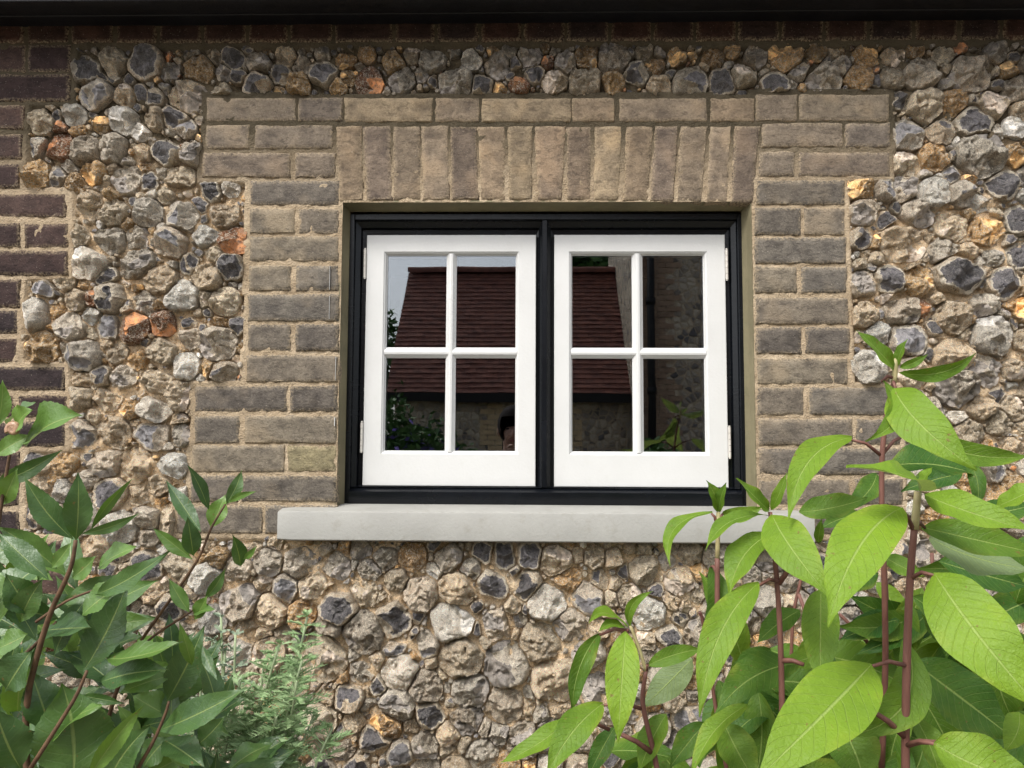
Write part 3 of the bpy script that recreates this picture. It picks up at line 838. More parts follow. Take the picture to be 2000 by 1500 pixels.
vis = []
for i, s in enumerate(stones):
    inv = view_x0 < s[0] < view_x1 and s[1] > view_z0
    hid = (s[0] > 0.7 and s[1] < 1.05) or (s[0] < -0.9 and s[1] < 1.15)
    vis.append((SRa[i] ** 2 * (1.0 if inv else 0.0) * (0.25 if hid else 1.0), i))
vis.sort(reverse=True)
big = set(i for _, i in vis[:300])
rV, rF, rK, rC, rO, off = [], [], [], [], [], 0
for i in range(len(stones)):
    V3, F, kn, co_, ci = stone_mesh(i)
    if i in big:
        fo = obj('flint', V3, F, M_FLINT, cottage, attrs={'knap': kn, 'cortex': co_, 'core': ci}, sharp=38)
    else:
        rV.append(V3); rF += [tuple(q + off for q in f) for f in F]; rK.append(kn); rC.append(co_); rO.append(ci); off += len(V3)
fo = obj('flint_rubble', np.concatenate(rV), rF, M_FLINT, cottage, attrs={'knap': np.concatenate(rK), 'cortex': np.concatenate(rC), 'core': np.concatenate(rO)}, sharp=38)
tag(fo, kind='stuff')

# ------------------------------------------------------------------ eaves and roof
ZE = P(1000, 45, 0.0).z
OVER = 0.115
mb = MB()
for k in range(2):
    y0 = -OVER + k * 0.066
    mb.box(-1.9, 1.9, y0, y0 + 0.063, ZE, ZE + 0.02, 0.002)
o = mb.build('soffit_board', M_EAVES, cottage, smooth=False)
mb = MB(); mb.box(-1.9, 1.9, -OVER - 0.024, -OVER - 0.002, ZE - 0.012, ZE + 0.17, 0.002)
mb.build('fascia_board', M_EAVES, cottage, smooth=False)
mb = MB()
pr = [(math.cos(a), math.sin(a)) for a in np.linspace(math.pi, 2 * math.pi, 10)]
lo = []
for x in (-1.9, 1.9):
    lo.append([(x, -OVER - 0.085 + 0.056 * c, ZE + 0.15 + 0.056 * s) for c, s in pr] + [(x, -OVER - 0.085 + 0.05 * c, ZE + 0.15 + 0.05 * s) for c, s in pr[::-1]])
mb.rings(lo, True, True, True)
fix_normals(mb.build('gutter', M_EAVES, cottage, sharp=40))
mb = MB()
mb.add([(-1.9, -OVER - 0.07, ZE + 0.2), (1.9, -OVER - 0.07, ZE + 0.2), (1.9, 2.6, ZE + 2.6), (-1.9, 2.6, ZE + 2.6),
        (-1.9, -OVER - 0.07, ZE + 0.175), (1.9, -OVER - 0.07, ZE + 0.175), (1.9, 2.6, ZE + 2.55), (-1.9, 2.6, ZE + 2.55)],
       [(0, 1, 2, 3), (7, 6, 5, 4), (0, 4, 5, 1), (2, 6, 7, 3), (1, 5, 6, 2), (0, 3, 7, 4)])
mb.build('roof', M_TILE, cottage, smooth=False)
mb = MB(); mb.box(-1.78, 1.78, 0.0, 0.3, ZE + 0.022, ZE + 0.4)
mb.build('wall_plate', M_EAVES, cottage, smooth=False)

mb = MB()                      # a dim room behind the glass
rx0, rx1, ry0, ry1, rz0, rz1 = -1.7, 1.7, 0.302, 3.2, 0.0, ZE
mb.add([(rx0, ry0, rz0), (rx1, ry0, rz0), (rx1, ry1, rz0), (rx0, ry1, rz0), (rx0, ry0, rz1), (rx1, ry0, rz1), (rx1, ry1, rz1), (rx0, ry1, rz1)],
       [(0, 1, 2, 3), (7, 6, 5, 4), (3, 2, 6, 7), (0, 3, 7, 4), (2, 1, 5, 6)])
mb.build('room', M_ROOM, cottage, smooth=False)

# ------------------------------------------------------------------ window
window = empty('window', (0.02, 0, OZ0), 'white twin casement window in a black frame with pale grey sill', 'window')
DF = 0.075
MXC = P(1063.5, 700, YF).x
SW = 0.0165                                   # face width of the frame members
CW = 0.0075                                   # half width of the mullion nose
BZ = P(1063, 953, YF).z                       # top of the bottom rail
frame = MB()
frame.box(FX0, FX0 + SW, YF, YF + DF, FZ0, FZ1, 0.0015)
frame.build('jamb', M_BLACK, window, smooth=False)
f2 = MB(); f2.box(FX1 - SW, FX1, YF, YF + DF, FZ0, FZ1, 0.0015); f2.build('jamb', M_BLACK, window, smooth=False)
f2 = MB(); f2.box(FX0 + SW, FX1 - SW, YF + 0.0006, YF + DF, FZ1 - SW, FZ1, 0.0015); f2.build('head', M_BLACK, window, smooth=False)
f2 = MB()
f2.rings([[(x, YF + DF, FZ0), (x, YF - 0.004, FZ0), (x, YF - 0.006, FZ0 + 0.004), (x, YF - 0.006, BZ - 0.012), (x, YF + 0.006, BZ - 0.002), (x, YF + 0.02, BZ), (x, YF + DF, BZ)] for x in (FX0 + SW, FX1 - SW)], True, True, True)
fix_normals(f2.build('bottom_rail', M_BLACK, window, sharp=40))
f2 = MB(); f2.box(MXC - CW, MXC + CW, YF + 0.0012, YF + DF, BZ, FZ1 - SW, 0.0018); f2.build('mullion', M_BLACK, window, smooth=False)

# casement outlines from the photograph, at their own depth
YC = YF + 0.017
cas = [(P(712.2, 700, YC).x, P(1046.5, 700, YC).x), (P(1082.5, 700, YC).x, P(1419.5, 700, YC).x)]
CZ1, CZ0 = P(1063, 458.5, YC).z, P(1063, 950.5, YC).z


def rect_ring(x0, x1, z0, z1, ins, t, y):
    l, r, b, tp = ins
    return [(x0 + l * t, y, z0 + b * t), (x1 - r * t, y, z0 + b * t), (x1 - r * t, y, z1 - tp * t), (x0 + l * t, y, z1 - tp * t)]


lights = [(FX0 + SW, MXC - CW), (MXC + CW, FX1 - SW)]
glaz = [((753, 869.5), (889.5, 1006.5)), ((1118, 1236), (1257.5, 1377))]
YG = YC + 0.013
gz_rows = [(P(1063, 678, YC).z, P(1063, 497.5, YC).z), (P(1063, 881.5, YC).z, P(1063, 699, YC).z)]
for ci in (0, 1):
    lx0, lx1 = lights[ci]; cx0, cx1 = cas[ci]
    ins = (cx0 - lx0 + 0.002, lx1 - cx1 + 0.002, CZ0 - BZ + 0.002, (FZ1 - SW) - CZ1 + 0.002)
    m = MB()
    ev = 0.0008
    prof = [(0.0, YF + 0.002 + ev), (0.04, YF + 0.012), (0.42, YF + 0.02), (0.5, YF + 0.032), (0.96, YF + 0.034), (0.97, YF + DF)]
    m.rings([rect_ring(lx0, lx1, BZ, FZ1 - SW, ins, t, y) for t, y in prof])
    fix_normals(m.build('rebate', M_BLACK, window, smooth=False))
    # the casement itself: two stiles, two rails, with a run of moulding round the glass
    px = glaz[ci]
    gx0, gx1 = P(px[0][0], 700, YC).x, P(px[1][1], 700, YC).x
    gz0, gz1 = gz_rows[1][0], gz_rows[0][1]
    insg = (gx0 - cx0, cx1 - gx1, gz0 - CZ0, CZ1 - gz1)
    full = lambda t, y: rect_ring(cx0, cx1, CZ0, CZ1, insg, t, y)
    def inset(d, y, base=None):     # d metres outside of the glass line
        i2 = tuple(v - d for v in insg)
        return rect_ring(cx0, cx1, CZ0, CZ1, i2, 1.0, y)
    e = 0.002
    edge = [rect_ring(cx0, cx1, CZ0, CZ1, (1, 1, 1, 1), d, y) for d, y in ((0.0, YC + 0.04), (0.0, YC + e), (e * 0.3, YC + e * 0.3), (e, YC))]
    m = MB()
    m.rings(edge + [inset(0.0088, YC), inset(0.0080, YC + 0.0022), inset(0.0066, YC + 0.0026), inset(0.004, YC + 0.0045), inset(0.0018, YC + 0.0095), inset(0.0, YC + 0.0115), inset(0.0, YC + 0.04)])
    casement = m.build('casement', M_WHITE, window, smooth=False)
    fix_normals(casement)
    casement['label'] = ('leaf hinged at its outer edge beside the bay shrub' if ci == 0 else 'leaf hinged at its outer edge beside the bright leafy shrub')
    vb = (P(px[0][1], 700, YC).x, P(px[1][0], 700, YC).x)
    hb = (gz_rows[1][1], gz_rows[0][0])
    bp = [(0.0, 0.0125), (0.10, 0.0095), (0.26, 0.0045), (0.33, 0.0022), (0.5, 0.0012), (0.67, 0.0022), (0.74, 0.0045), (0.9, 0.0095), (1.0, 0.0125)]
    m = MB()
    m.rings([[(vb[0] + (vb[1] - vb[0]) * t, YC + y, z) for t, y in bp] + [(vb[1], YC + 0.03, z), (vb[0], YC + 0.03, z)] for z in (gz0 - 0.004, gz1 + 0.004)], True)
    fix_normals(m.build('glazing_bar', M_WHITE, casement, sharp=20))
    m = MB()
    m.rings([[(x, YC + 0.0005 + y, hb[0] + (hb[1] - hb[0]) * t) for t, y in bp] + [(x, YC + 0.0295, hb[1]), (x, YC + 0.0295, hb[0])] for x in (gx0 - 0.004, gx1 + 0.004)], True)
    fix_normals(m.build('glazing_bar', M_WHITE, casement, sharp=20))
    for (zz0, zz1) in gz_rows:
        for (pa, pb) in px:
            m = MB()
            xa, xb = P(pa, 700, YC).x - 0.003, P(pb, 700, YC).x + 0.003
            m.box(xa, xb, YG, YG + 0.005, zz0 - 0.003, zz1 + 0.003)
            m.build('pane', M_GLASS, casement, smooth=False)
    for hy in ((487, 543), (826, 884)):
        if ci == 1: hy = (488, 546) if hy[0] < 600 else (832, 892)
        hx = cx0 - 0.0035 if ci == 0 else cx1 + 0.0035
        z1_, z0_ = P(1063, hy[0], YC).z, P(1063, hy[1], YC).z
        m = MB()
        nk = 5
        for q in range(nk):
            za = z0_ + (z1_ - z0_) * q / nk; zb = z0_ + (z1_ - z0_) * (q + 1) / nk - 0.0008
            m.tube([(hx, YC - 0.002, za), (hx, YC - 0.002, zb)], 0.0036, 10)
        for zc in (z0_ - 0.0015, z1_ + 0.0015):
            m.tube([(hx, YC - 0.002, zc - 0.0015), (hx, YC - 0.002, zc + 0.0015)], 0.0028, 8)
        sgn = 1 if ci == 0 else -1
        m.box(min(hx, hx + sgn * 0.0032), max(hx, hx + sgn * 0.0032), YC + 0.001, YC + 0.02, z0_ + 0.001, z1_ - 0.001)
        m.build('hinge', M_HINGE, casement, sharp=40)

# sloping painted sill
SY = -0.045
zb, zf = P(1000, 1059, SY).z, P(1000, 1002, SY).z
zt = P(1000, 986, YF).z + 0.001
prof = [(YF + 0.02, zt), (YF - 0.02, zt - 0.001), (SY + 0.006, zf + 0.002), (SY + 0.0015, zf + 0.0003), (SY, zf - 0.003), (SY, zb + 0.003), (SY + 0.003, zb), (SY + 0.02, zb), (SY + 0.022, zb + 0.006), (SY + 0.03, zb + 0.006), (SY + 0.032, zb), (YF + 0.02, zb)]
m = MB()
nsl = 40
loops = []
for q in range(nsl + 1):
    x = SX0 + (SX1 - SX0) * q / nsl
    d = 0.003 if q in (0, nsl) else 0.0
    loops.append([(x, y + (d if y < 0 else 0), z - (d if z > zb + 0.02 else -d) * 0.7) for y, z in prof])
m.rings(loops, True, True, True)
fix_normals(m.build('sill', M_SILL, window, sharp=35))

# ------------------------------------------------------------------ leaves
def leaf_mesh(B, T, wid, kind, n_hint, bs=0.0, bn=0.0, fold=0.25, rip=0.0, curl=0.0, seed=0, ser=0.0, nseg=16):
    st = random.Random(seed)
    B, T = Vector(B), Vector(T)
    L = (T - B).length
    ax = (T - B) / L
    n = (n_hint - ax * n_hint.dot(ax)).normalized()
    s = n.cross(ax).normalized()
    vv = (-1.0, -0.66, -0.3, 0.0, 0.3, 0.66, 1.0)
    V, UV = [], []
    ph = st.uniform(0, 6.28)
    for i in range(nseg + 1):
        u = i / nseg
        if kind == 'lance':
            w = (u ** 0.76) * ((1 - u) ** 1.06) * 2.55
            if u > 0.8: w *= 1 - 0.45 * (u - 0.8) / 0.2
        elif kind == 'bay':
            w = math.sin(math.pi * min(1, u) ** 0.9) ** 1.2
        else:
            w = math.sin(math.pi * u ** 0.8) ** 1.0
        w = max(w, 0.02)
        if ser and 0 < i < nseg: w *= 1 + ser * ((i % 2) * 2 - 1)
        c = B + ax * (L * u) + s * (bs * L * 4 * u * (1 - u)) + n * (bn * L * 4 * u * (1 - u)) - n * (curl * L * u * u)
        for v in vv:
            off = fold * abs(v) ** 1.3 * w * wid / 2 + rip * wid * math.sin(u * 15 + ph + (1.6 if v > 0 else 0)) * v * v
            V.append(c + s * (v * w * wid / 2) + n * off)
            UV.append((u, v, 0))
    k = len(vv)
    F = [(i * k + j, (i + 1) * k + j, (i + 1) * k + j + 1, i * k + j + 1) for i in range(nseg) for j in range(k - 1)]
    return V, F, UV


def leaf_px(plant, b, t, wpx, Yb, Yt, mat, kind='lance', tint=0.5, roll=0.0, bs=0.0, bn=0.08, fold=0.22, rip=0.02, curl=0.0, under=0.0, ser=0.0, pet=None, seed=None, up=0.5, petmat=None, flip=False):
    B, T = P(b[0], b[1], Yb), P(t[0], t[1], Yt)
    mid = (B + T) / 2
    wid = wpx * (mid - CAM).length / FPX
    ax = (T - B).normalized()
    view = (CAM - mid).normalized()
    n = (view + Vector((0, 0, up)))
    n = n - ax * n.dot(ax); n.normalize()
    n = Matrix.Rotation(math.radians(roll), 3, ax) @ n
    if flip: n = -n
    wid *= 0.88 if mat is M_LEAF_R else 0.84
    c = abs((n - ax * n.dot(ax)).normalized().dot((view - ax * view.dot(ax)).normalized()))
    wid /= max(0.55, c)
    sd = seed if seed is not None else rnd.randrange(10 ** 6)
    V, F, UV = leaf_mesh(B, T, wid, kind, n, bs, bn, fold, rip, curl, sd, ser, 26 if ser else 16)
    o = obj('leaf', V, F, mat, plant, origin=B, attrs={'leafuv': UV})
    o.color = (tint, under if under else 1.0, 0, 1)
    if pet is not None:
        m_ = MB()
        A = P(pet[0], pet[1], pet[2] if len(pet) > 2 else Yb)
        md = (A + B) / 2 + Vector((0, 0, 0.004))
        r0 = 0.0026 if not ser else 0.0016
        m_.tube([A, md, B + (T - B) * 0.03], [r0 * 1.15, r0, r0 * 0.7], 7)
        m_.build('petiole', petmat or M_STEM, plant)
    return o


def stem_px(plant, pts, name='stem', mat=None, n=10):
    """pts: (px, py, Y, radius in px)."""
    m_ = MB()
    pp = [P(x, y, Y) for x, y, Y, r in pts]
    rr = [r * (p - CAM).length / FPX for p, (x, y, Y, r) in zip(pp, pts)]
    # smooth the polyline a little
    Q, RR = [], []
    for a in range(len(pp) - 1):
        for q in range(4):
            t = q / 4
            Q.append(pp[a].lerp(pp[a + 1], t)); RR.append(rr[a] * (1 - t) + rr[a + 1] * t)
    Q.append(pp[-1]); RR.append(rr[-1])
    for _ in range(2):
        Q = [Q[0]] + [(Q[i - 1] + Q[i] * 2 + Q[i + 1]) / 4 for i in range(1, len(Q) - 1)] + [Q[-1]]
    m_.tube(Q, RR, n)
    return m_.build(name, mat or M_STEM, plant)


# ---- tall bright-leaved shrub
shrub = empty('leafy_shrub', P(1700, 2500, -0.75), 'tall shrub with soft bright green pointed leaves on reddish stems', 'shrub')
shrub.location.z = 0.0
YA, YCs, YB, YE, YD = -0.78, -0.98, -0.72, -0.8, -0.82
stem_px(shrub, [(1722, 1500, YA + 0.1, 4.94), (1730, 1300, YA + 0.06, 4.94), (1728, 1150, YA + 0.02, 4.94), (1722, 1000, YA, 4.56), (1722, 885, YA, 4.56), (1734, 790, YA, 4.18), (1746, 745, YA, 3.80)])
stem_px(shrub, [(1746, 748, YA, 4.79), (1750, 700, YA, 4.56)], mat=M_STEM_G)
stem_px(shrub, [(1770, 1640, YCs, 6.46), (1768, 1450, YCs, 6.46), (1771, 1280, YCs, 6.46), (1777, 1130, YCs, 6.08), (1786, 1030, YCs, 5.70)])
stem_px(shrub, [(1786, 1034, YCs, 6.84), (1793, 960, YCs, 6.08)], mat=M_STEM_G)
stem_px(shrub, [(1400, 1300, YB, 5.32), (1401, 1180, YB, 4.94), (1401, 1090, YB, 4.56)])
stem_px(shrub, [(1401, 1095, YB, 4.56), (1403, 1000, YB, 3.80)], mat=M_STEM_G)
stem_px(shrub, [(1530, 1560, YE, 5.32), (1526, 1290, YE, 4.94), (1521, 1180, YE, 4.56), (1512, 1070, YE, 4.56), (1504, 1000, YE, 3.80)])
stem_px(shrub, [(1300, 1600, YD, 5.32), (1280, 1480, YD, 4.94), (1252, 1370, YD, 4.56), (1262, 1310, YD, 3.42)])
stem_px(shrub, [(1262, 1312, YD, 3.42), (1250, 1270, YD, 3.04), (1231, 1222, YD, 3.04)], mat=M_STEM_G)
stem_px(shrub, [(1735, 1500, -0.5, 4.56), (1735, 1250, -0.5, 4.56), (1728, 1110, -0.5, 3.80)])
stem_px(shrub, [(1860, 1560, -0.45, 3.80), (1832, 1300, -0.45, 3.80), (1820, 1080, -0.45, 3.04)])
stem_px(shrub, [(1660, 1620, -0.6, 3.80), (1655, 1420, -0.6, 3.80), (1560, 1160, -0.6, 3.04)])
stem_px(shrub, [(1545, 1300, -0.55, 3.04), (1548, 1200, -0.55, 3.04), (1570, 1110, -0.55, 2.66)])
stem_px(shrub, [(1430, 1560, -0.6, 3.80), (1400, 1400, -0.6, 3.42), (1372, 1205, -0.6, 3.04), (1366, 1195, -0.6, 3.04)])

LR = [  # base, tip, width px, Yb, Yt, tint, dict
    ((1748, 722), (1678, 642), 34, YA, YA - .03, .55, dict(bs=.08, roll=25, curl=.06)),
    ((1752, 716), (1772, 662), 24, YA, YA - .02, .55, dict(roll=-30)),
    ((1756, 728), (1908, 688), 40, YA, YA - .02, .5, dict(bs=-.10, roll=48, bn=.12)),
    ((1757, 718), (1812, 692), 24, YA - .01, YA - .03, .5, dict(bs=-.05, roll=30)),
    ((1722, 742), (1690, 862), 62, YA, YA - .09, .62, dict(bs=.20, roll=-28, pet=(1745, 738, YA))),
    ((1746, 757), (1908, 918), 118, YA - .02, YA - .14, .95, dict(bs=-.10, bn=.13, fold=.1, pet=(1745, 745, YA))),
    ((1768, 846), (2015, 890), 62, YA + .04, YA + .02, .6, dict(bs=-.09, roll=20, pet=(1724, 886, YA))),
    ((1664, 854), (1540, 1018), 82, YA, YA - .1, .9, dict(bs=-.11, bn=.1, pet=(1719, 888, YA))),
    ((1735, 910), (1925, 935), 74, YA + .12, YA + .1, .12, dict(bs=.02, roll=-30)),
    ((1712, 925), (1650, 1000), 60, YA + .1, YA + .06, .2, dict(bs=.1)),
    ((1798, 960), (1652, 912), 56, YCs, YCs - .08, .9, dict(bs=.16, roll=30, bn=.12)),
    ((1800, 948), (1822, 913), 24, YCs, YCs - .01, .8, dict(roll=-35)),
    ((1806, 966), (2030, 1040), 74, YCs, YCs - .1, .92, dict(bs=-.12, bn=.12, roll=-12)),
    ((1800, 1030), (2030, 1082), 80, YCs + .03, YCs, .45, dict(bs=-.04, pet=(1790, 1022, YCs))),
    ((1815, 1050), (2020, 1112), 72, YCs + .06, YCs + .04, .5, dict(roll=160, under=1.0, fold=.05)),
    ((1760, 992), (1617, 1224), 150, YCs - .02, YCs - .14, 1.0, dict(bs=-.05, bn=.1, fold=.12, rip=.03, pet=(1784, 1035, YCs))),
    ((1508, 1006), (1622, 1168), 124, YE - .02, YE - .14, .85, dict(bs=-.06, bn=.12, fold=.1, rip=.03, pet=(1510, 1040, YE))),
    ((1824, 1118), (2040, 1392), 172, YCs - .03, YCs - .15, 1.0, dict(bs=-.05, bn=.1, fold=.08, pet=(1778, 1130, YCs))),
    ((1782, 1292), (1985, 1446), 132, YCs + .1, YCs + .08, .18, dict(bs=-.03, fold=.1)),
    ((1702, 1297), (1470, 1530), 178, YCs - .04, YCs - .16, 1.0, dict(bs=.03, bn=.08, fold=.12, rip=.02, pet=(1770, 1300, YCs))),
    ((1768, 1245), (1640, 1440), 100, YCs + .06, YCs, .55, dict(bs=.22, roll=-20)),
    ((1603, 1150), (1602, 1345), 96, YE + .02, YE - .05, .55, dict(fold=.3)),
    ((1824, 1452), (2030, 1530), 128, YCs - .05, YCs - .1, .9, dict(bs=-.1, pet=(1768, 1456, YCs))),
    ((1786, 1398), (1838, 1530), 56, YCs + .04, YCs, .6, dict(roll=-30)),
    ((1640, 1415), (1690, 1540), 124, YCs + .05, YCs, .4, dict(bs=.05)),
    ((1506, 1042), (1424, 1165), 84, YE, YE - .06, .68, dict(bs=-.08, roll=15, pet=(1513, 1075, YE))),
    ((1482, 1138), (1366, 1400), 98, YE - .04, YE - .14, .72, dict(bs=-.07, bn=.1, fold=.3, pet=(1522, 1136, YE))),
    ((1388, 1102), (1362, 1262), 74, YB + .03, YB, .28, dict(bs=.16, roll=-20, pet=(1400, 1120, YB))),
    ((1560, 1296), (1396, 1396), 100, YE + .05, YE, .22, dict(bs=-.08)),
    ((1462, 1376), (1350, 1520), 52, YE - .02, YE - .08, .65, dict(bs=-.06, roll=25)),
    ((1415, 1415), (1478, 1530), 96, YE + .05, YE, .42, dict(bs=-.04)),
    ((1264, 1300), (1372, 1268), 50, YD, YD + .02, .5, dict(bs=.04, roll=20, pet=(1262, 1310, YD))),
    ((1352, 1286), (1252, 1384), 82, YD + .07, YD + .07, .4, dict(roll=170, under=1.0, fold=.05)),
    ((1222, 1233), (1207, 1452), 94, YD - .03, YD - .1, .95, dict(bn=.1, fold=.2)),
    ((1230, 1224), (1278, 1154), 30, YD, YD - .02, .7, dict(bs=.22, roll=25)),
    ((1226, 1224), (1150, 1218), 30, YD, YD - .04, .7, dict(bs=-.26, roll=20)),
    ((1224, 1228), (1168, 1236), 26, YD, YD - .03, .75, dict(bs=-.16, roll=10)),
    ((1172, 1236), (1118, 1398), 56, YD + .02, YD - .02, .32, dict(bs=-.14, roll=-30, pet=(1228, 1232, YD))),
    ((1112, 1402), (974, 1490), 50, YD - .02, YD - .05, .75, dict(bs=.12, roll=15, pet=(1190, 1425, YD))),
    ((1178, 1374), (1066, 1520), 88, YD - .03, YD - .1, .7, dict(bs=-.05, fold=.3, pet=(1252, 1384, YD))),
    ((1200, 1420), (1148, 1520), 54, YD + .06, YD + .04, .15, dict()),
    ((1302, 1394), (1248, 1510), 66, YD + .02, YD, .5, dict(roll=15)),
    ((1378, 1412), (1308, 1500), 66, YD + .1, YD + .08, .2, dict()),
    ((1402, 1000), (1379, 938), 36, YB, YB - .02, .6, dict(bs=-.04, roll=20)),
    ((1404, 1000), (1419, 942), 30, YB, YB - .03, .48, dict(roll=-20)),
    ((1392, 1000), (1309, 1106), 40, YB, YB - .06, .72, dict(bs=-.24, roll=22, pet=(1401, 1030, YB))),
    ((1410, 1003), (1492, 988), 44, YB, YB - .03, .62, dict(bs=-.12, roll=20, pet=(1402, 1030, YB))),
    ((1500, 1006), (1378, 1076), 40, YE, YE - .06, .66, dict(bs=-.12, roll=24)),
    ((1502, 997), (1438, 934), 34, YE, YE - .03, .5, dict(bs=.1, roll=20)),
    ((1507, 996), (1538, 922), 30, YE, YE - .02, .6, dict(bs=-.06, roll=-15)),
    ((1560, 1000), (1694, 972), 68, YE + .08, YE + .06, .3, dict(bs=-.08)),
    ((1598, 1060), (1605, 1012), 26, YE + .02, YE, .6, dict()),
    ((2030, 950), (1940, 992), 44, YCs, YCs + .04, .8, dict(bs=.1, roll=20)),
    ((1832, 1096), (2010, 1146), 84, YCs + .16, YCs + .14, .16, dict(bs=-.05)),
    ((1782, 1165), (1862, 1226), 60, YCs + .2, YCs + .2, .16, dict()),
    ((1728, 1088), (1806, 1127), 48, YA + .05, YA + .02, .5, dict(bs=-.06)),
    ((1716, 1120), (1640, 1150), 70, YA + .1, YA + .12, .15, dict()),
    ((1562, 1192), (1478, 1256), 62, YE + .07, YE + .05, .34, dict(roll=10)),
    ((1505, 1268), (1428, 1345), 74, YE + .08, YE + .06, .2, dict()),
    ((1756, 1210), (1640, 1250), 70, YA + .16, YA + .16, .05, dict()),
    ((1840, 1250), (1800, 1200), 40, YCs + .22, YCs + .22, .4, dict()),
    ((1862, 1160), (1848, 1290), 60, YCs + .18, YCs + .16, .2, dict()),
    ((1690, 1010), (1600, 1035), 46, YA + .14, YA + .12, .25, dict(bs=-.06)),
    ((1900, 1010), (2020, 985), 60, YCs + .14, YCs + .14, .22, dict(bs=-.06)),
    ((1880, 925), (1760, 960), 60, YA + .2, YA + .22, .12, dict()),
    ((1890, 900), (1905, 1000), 40, YA + .1, YA + .06, .3, dict(bs=.1)),
    ((1990, 1390), (1960, 1470), 60, YCs - .02, YCs - .05, .75, dict(bs=.1)),
]
for b, t, w, Yb, Yt, ti, kw in LR:
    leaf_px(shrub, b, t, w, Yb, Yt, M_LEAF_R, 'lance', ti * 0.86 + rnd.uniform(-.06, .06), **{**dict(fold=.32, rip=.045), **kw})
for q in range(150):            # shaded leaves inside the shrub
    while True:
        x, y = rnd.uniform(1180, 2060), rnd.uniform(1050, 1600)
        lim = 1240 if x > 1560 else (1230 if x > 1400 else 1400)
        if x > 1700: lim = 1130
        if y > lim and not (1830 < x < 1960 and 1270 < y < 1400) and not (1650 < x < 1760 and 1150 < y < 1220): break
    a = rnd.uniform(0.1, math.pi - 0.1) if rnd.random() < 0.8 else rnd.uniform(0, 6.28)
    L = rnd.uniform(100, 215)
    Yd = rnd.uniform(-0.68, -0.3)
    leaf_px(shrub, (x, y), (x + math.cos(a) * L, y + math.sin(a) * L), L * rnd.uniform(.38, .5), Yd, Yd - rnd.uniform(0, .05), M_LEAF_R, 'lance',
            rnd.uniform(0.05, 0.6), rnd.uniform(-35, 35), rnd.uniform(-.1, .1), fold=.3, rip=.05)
for x0, y0, x1, y1, Y in [(1768, 1440, 1702, 1388, YCs), (1766, 1456, 1830, 1450, YCs), (1726, 1290, 1640, 1200, -.55), (1735, 1270, 1770, 1225, -.5), (1526, 1290, 1570, 1298, YE), (1521, 1140, 1560, 1095, YE - .0), (1276, 1472, 1208, 1432, YD)]:
    m_ = MB(); A, Bp = P(x0, y0, Y), P(x1, y1, Y - .02); m_.tube([A, (A + Bp) / 2 + Vector((0, 0, .003)), Bp], [.0042, .0036, .003], 7); m_.build('petiole', M_STEM, shrub)

# ---- dark glossy shrub
bay = empty('bay_shrub', P(60, 2600, -0.9), 'dense dark green shrub with glossy saw-edged leaves on brown twigs', 'shrub')
bay.location.z = 0.0
YL = -0.95
for pts in [
    [(60, 1620, YL, 5.58), (45, 1230 + 150, YL, 4.96), (95, 1200, YL - .02, 4.34), (140, 1110, YL - .03, 3.72), (148, 1055, YL - .03, 3.10)],
    [(70, 1215, YL, 2.48), (130, 1172, YL, 2.17), (190, 1150, YL, 1.86)],
    [(180, 1520, YL + .1, 3.72), (240, 1300, YL + .08, 3.10), (330, 1175, YL + .06, 2.79), (390, 1090, YL + .05, 2.48), (412, 1030, YL + .05, 2.17), (440, 985, YL + .05, 1.86)],
    [(60, 1500, YL - .05, 3.72), (150, 1360, YL - .05, 3.10), (170, 1310, YL - .05, 2.48)],
    [(210, 1600, YL, 3.72), (300, 1450, YL, 3.10), (325, 1390, YL, 2.48), (330, 1370, YL, 2.17)],
    [(-30, 1200, YL, 3.72), (0, 1000, YL, 3.10), (20, 880, YL, 2.48), (30, 835, YL, 1.86)],
    [(250, 1290, YL + .09, 2.48), (300, 1240, YL + .09, 2.17), (375, 1195, YL + .09, 1.86), (405, 1165, YL + .09, 1.86)],
    [(-20, 1330, YL + .05, 3.72), (60, 1270, YL + .04, 3.10), (110, 1215, YL + .03, 2.48)]]:
    stem_px(bay, pts, 'twig', M_TWIG, 8)
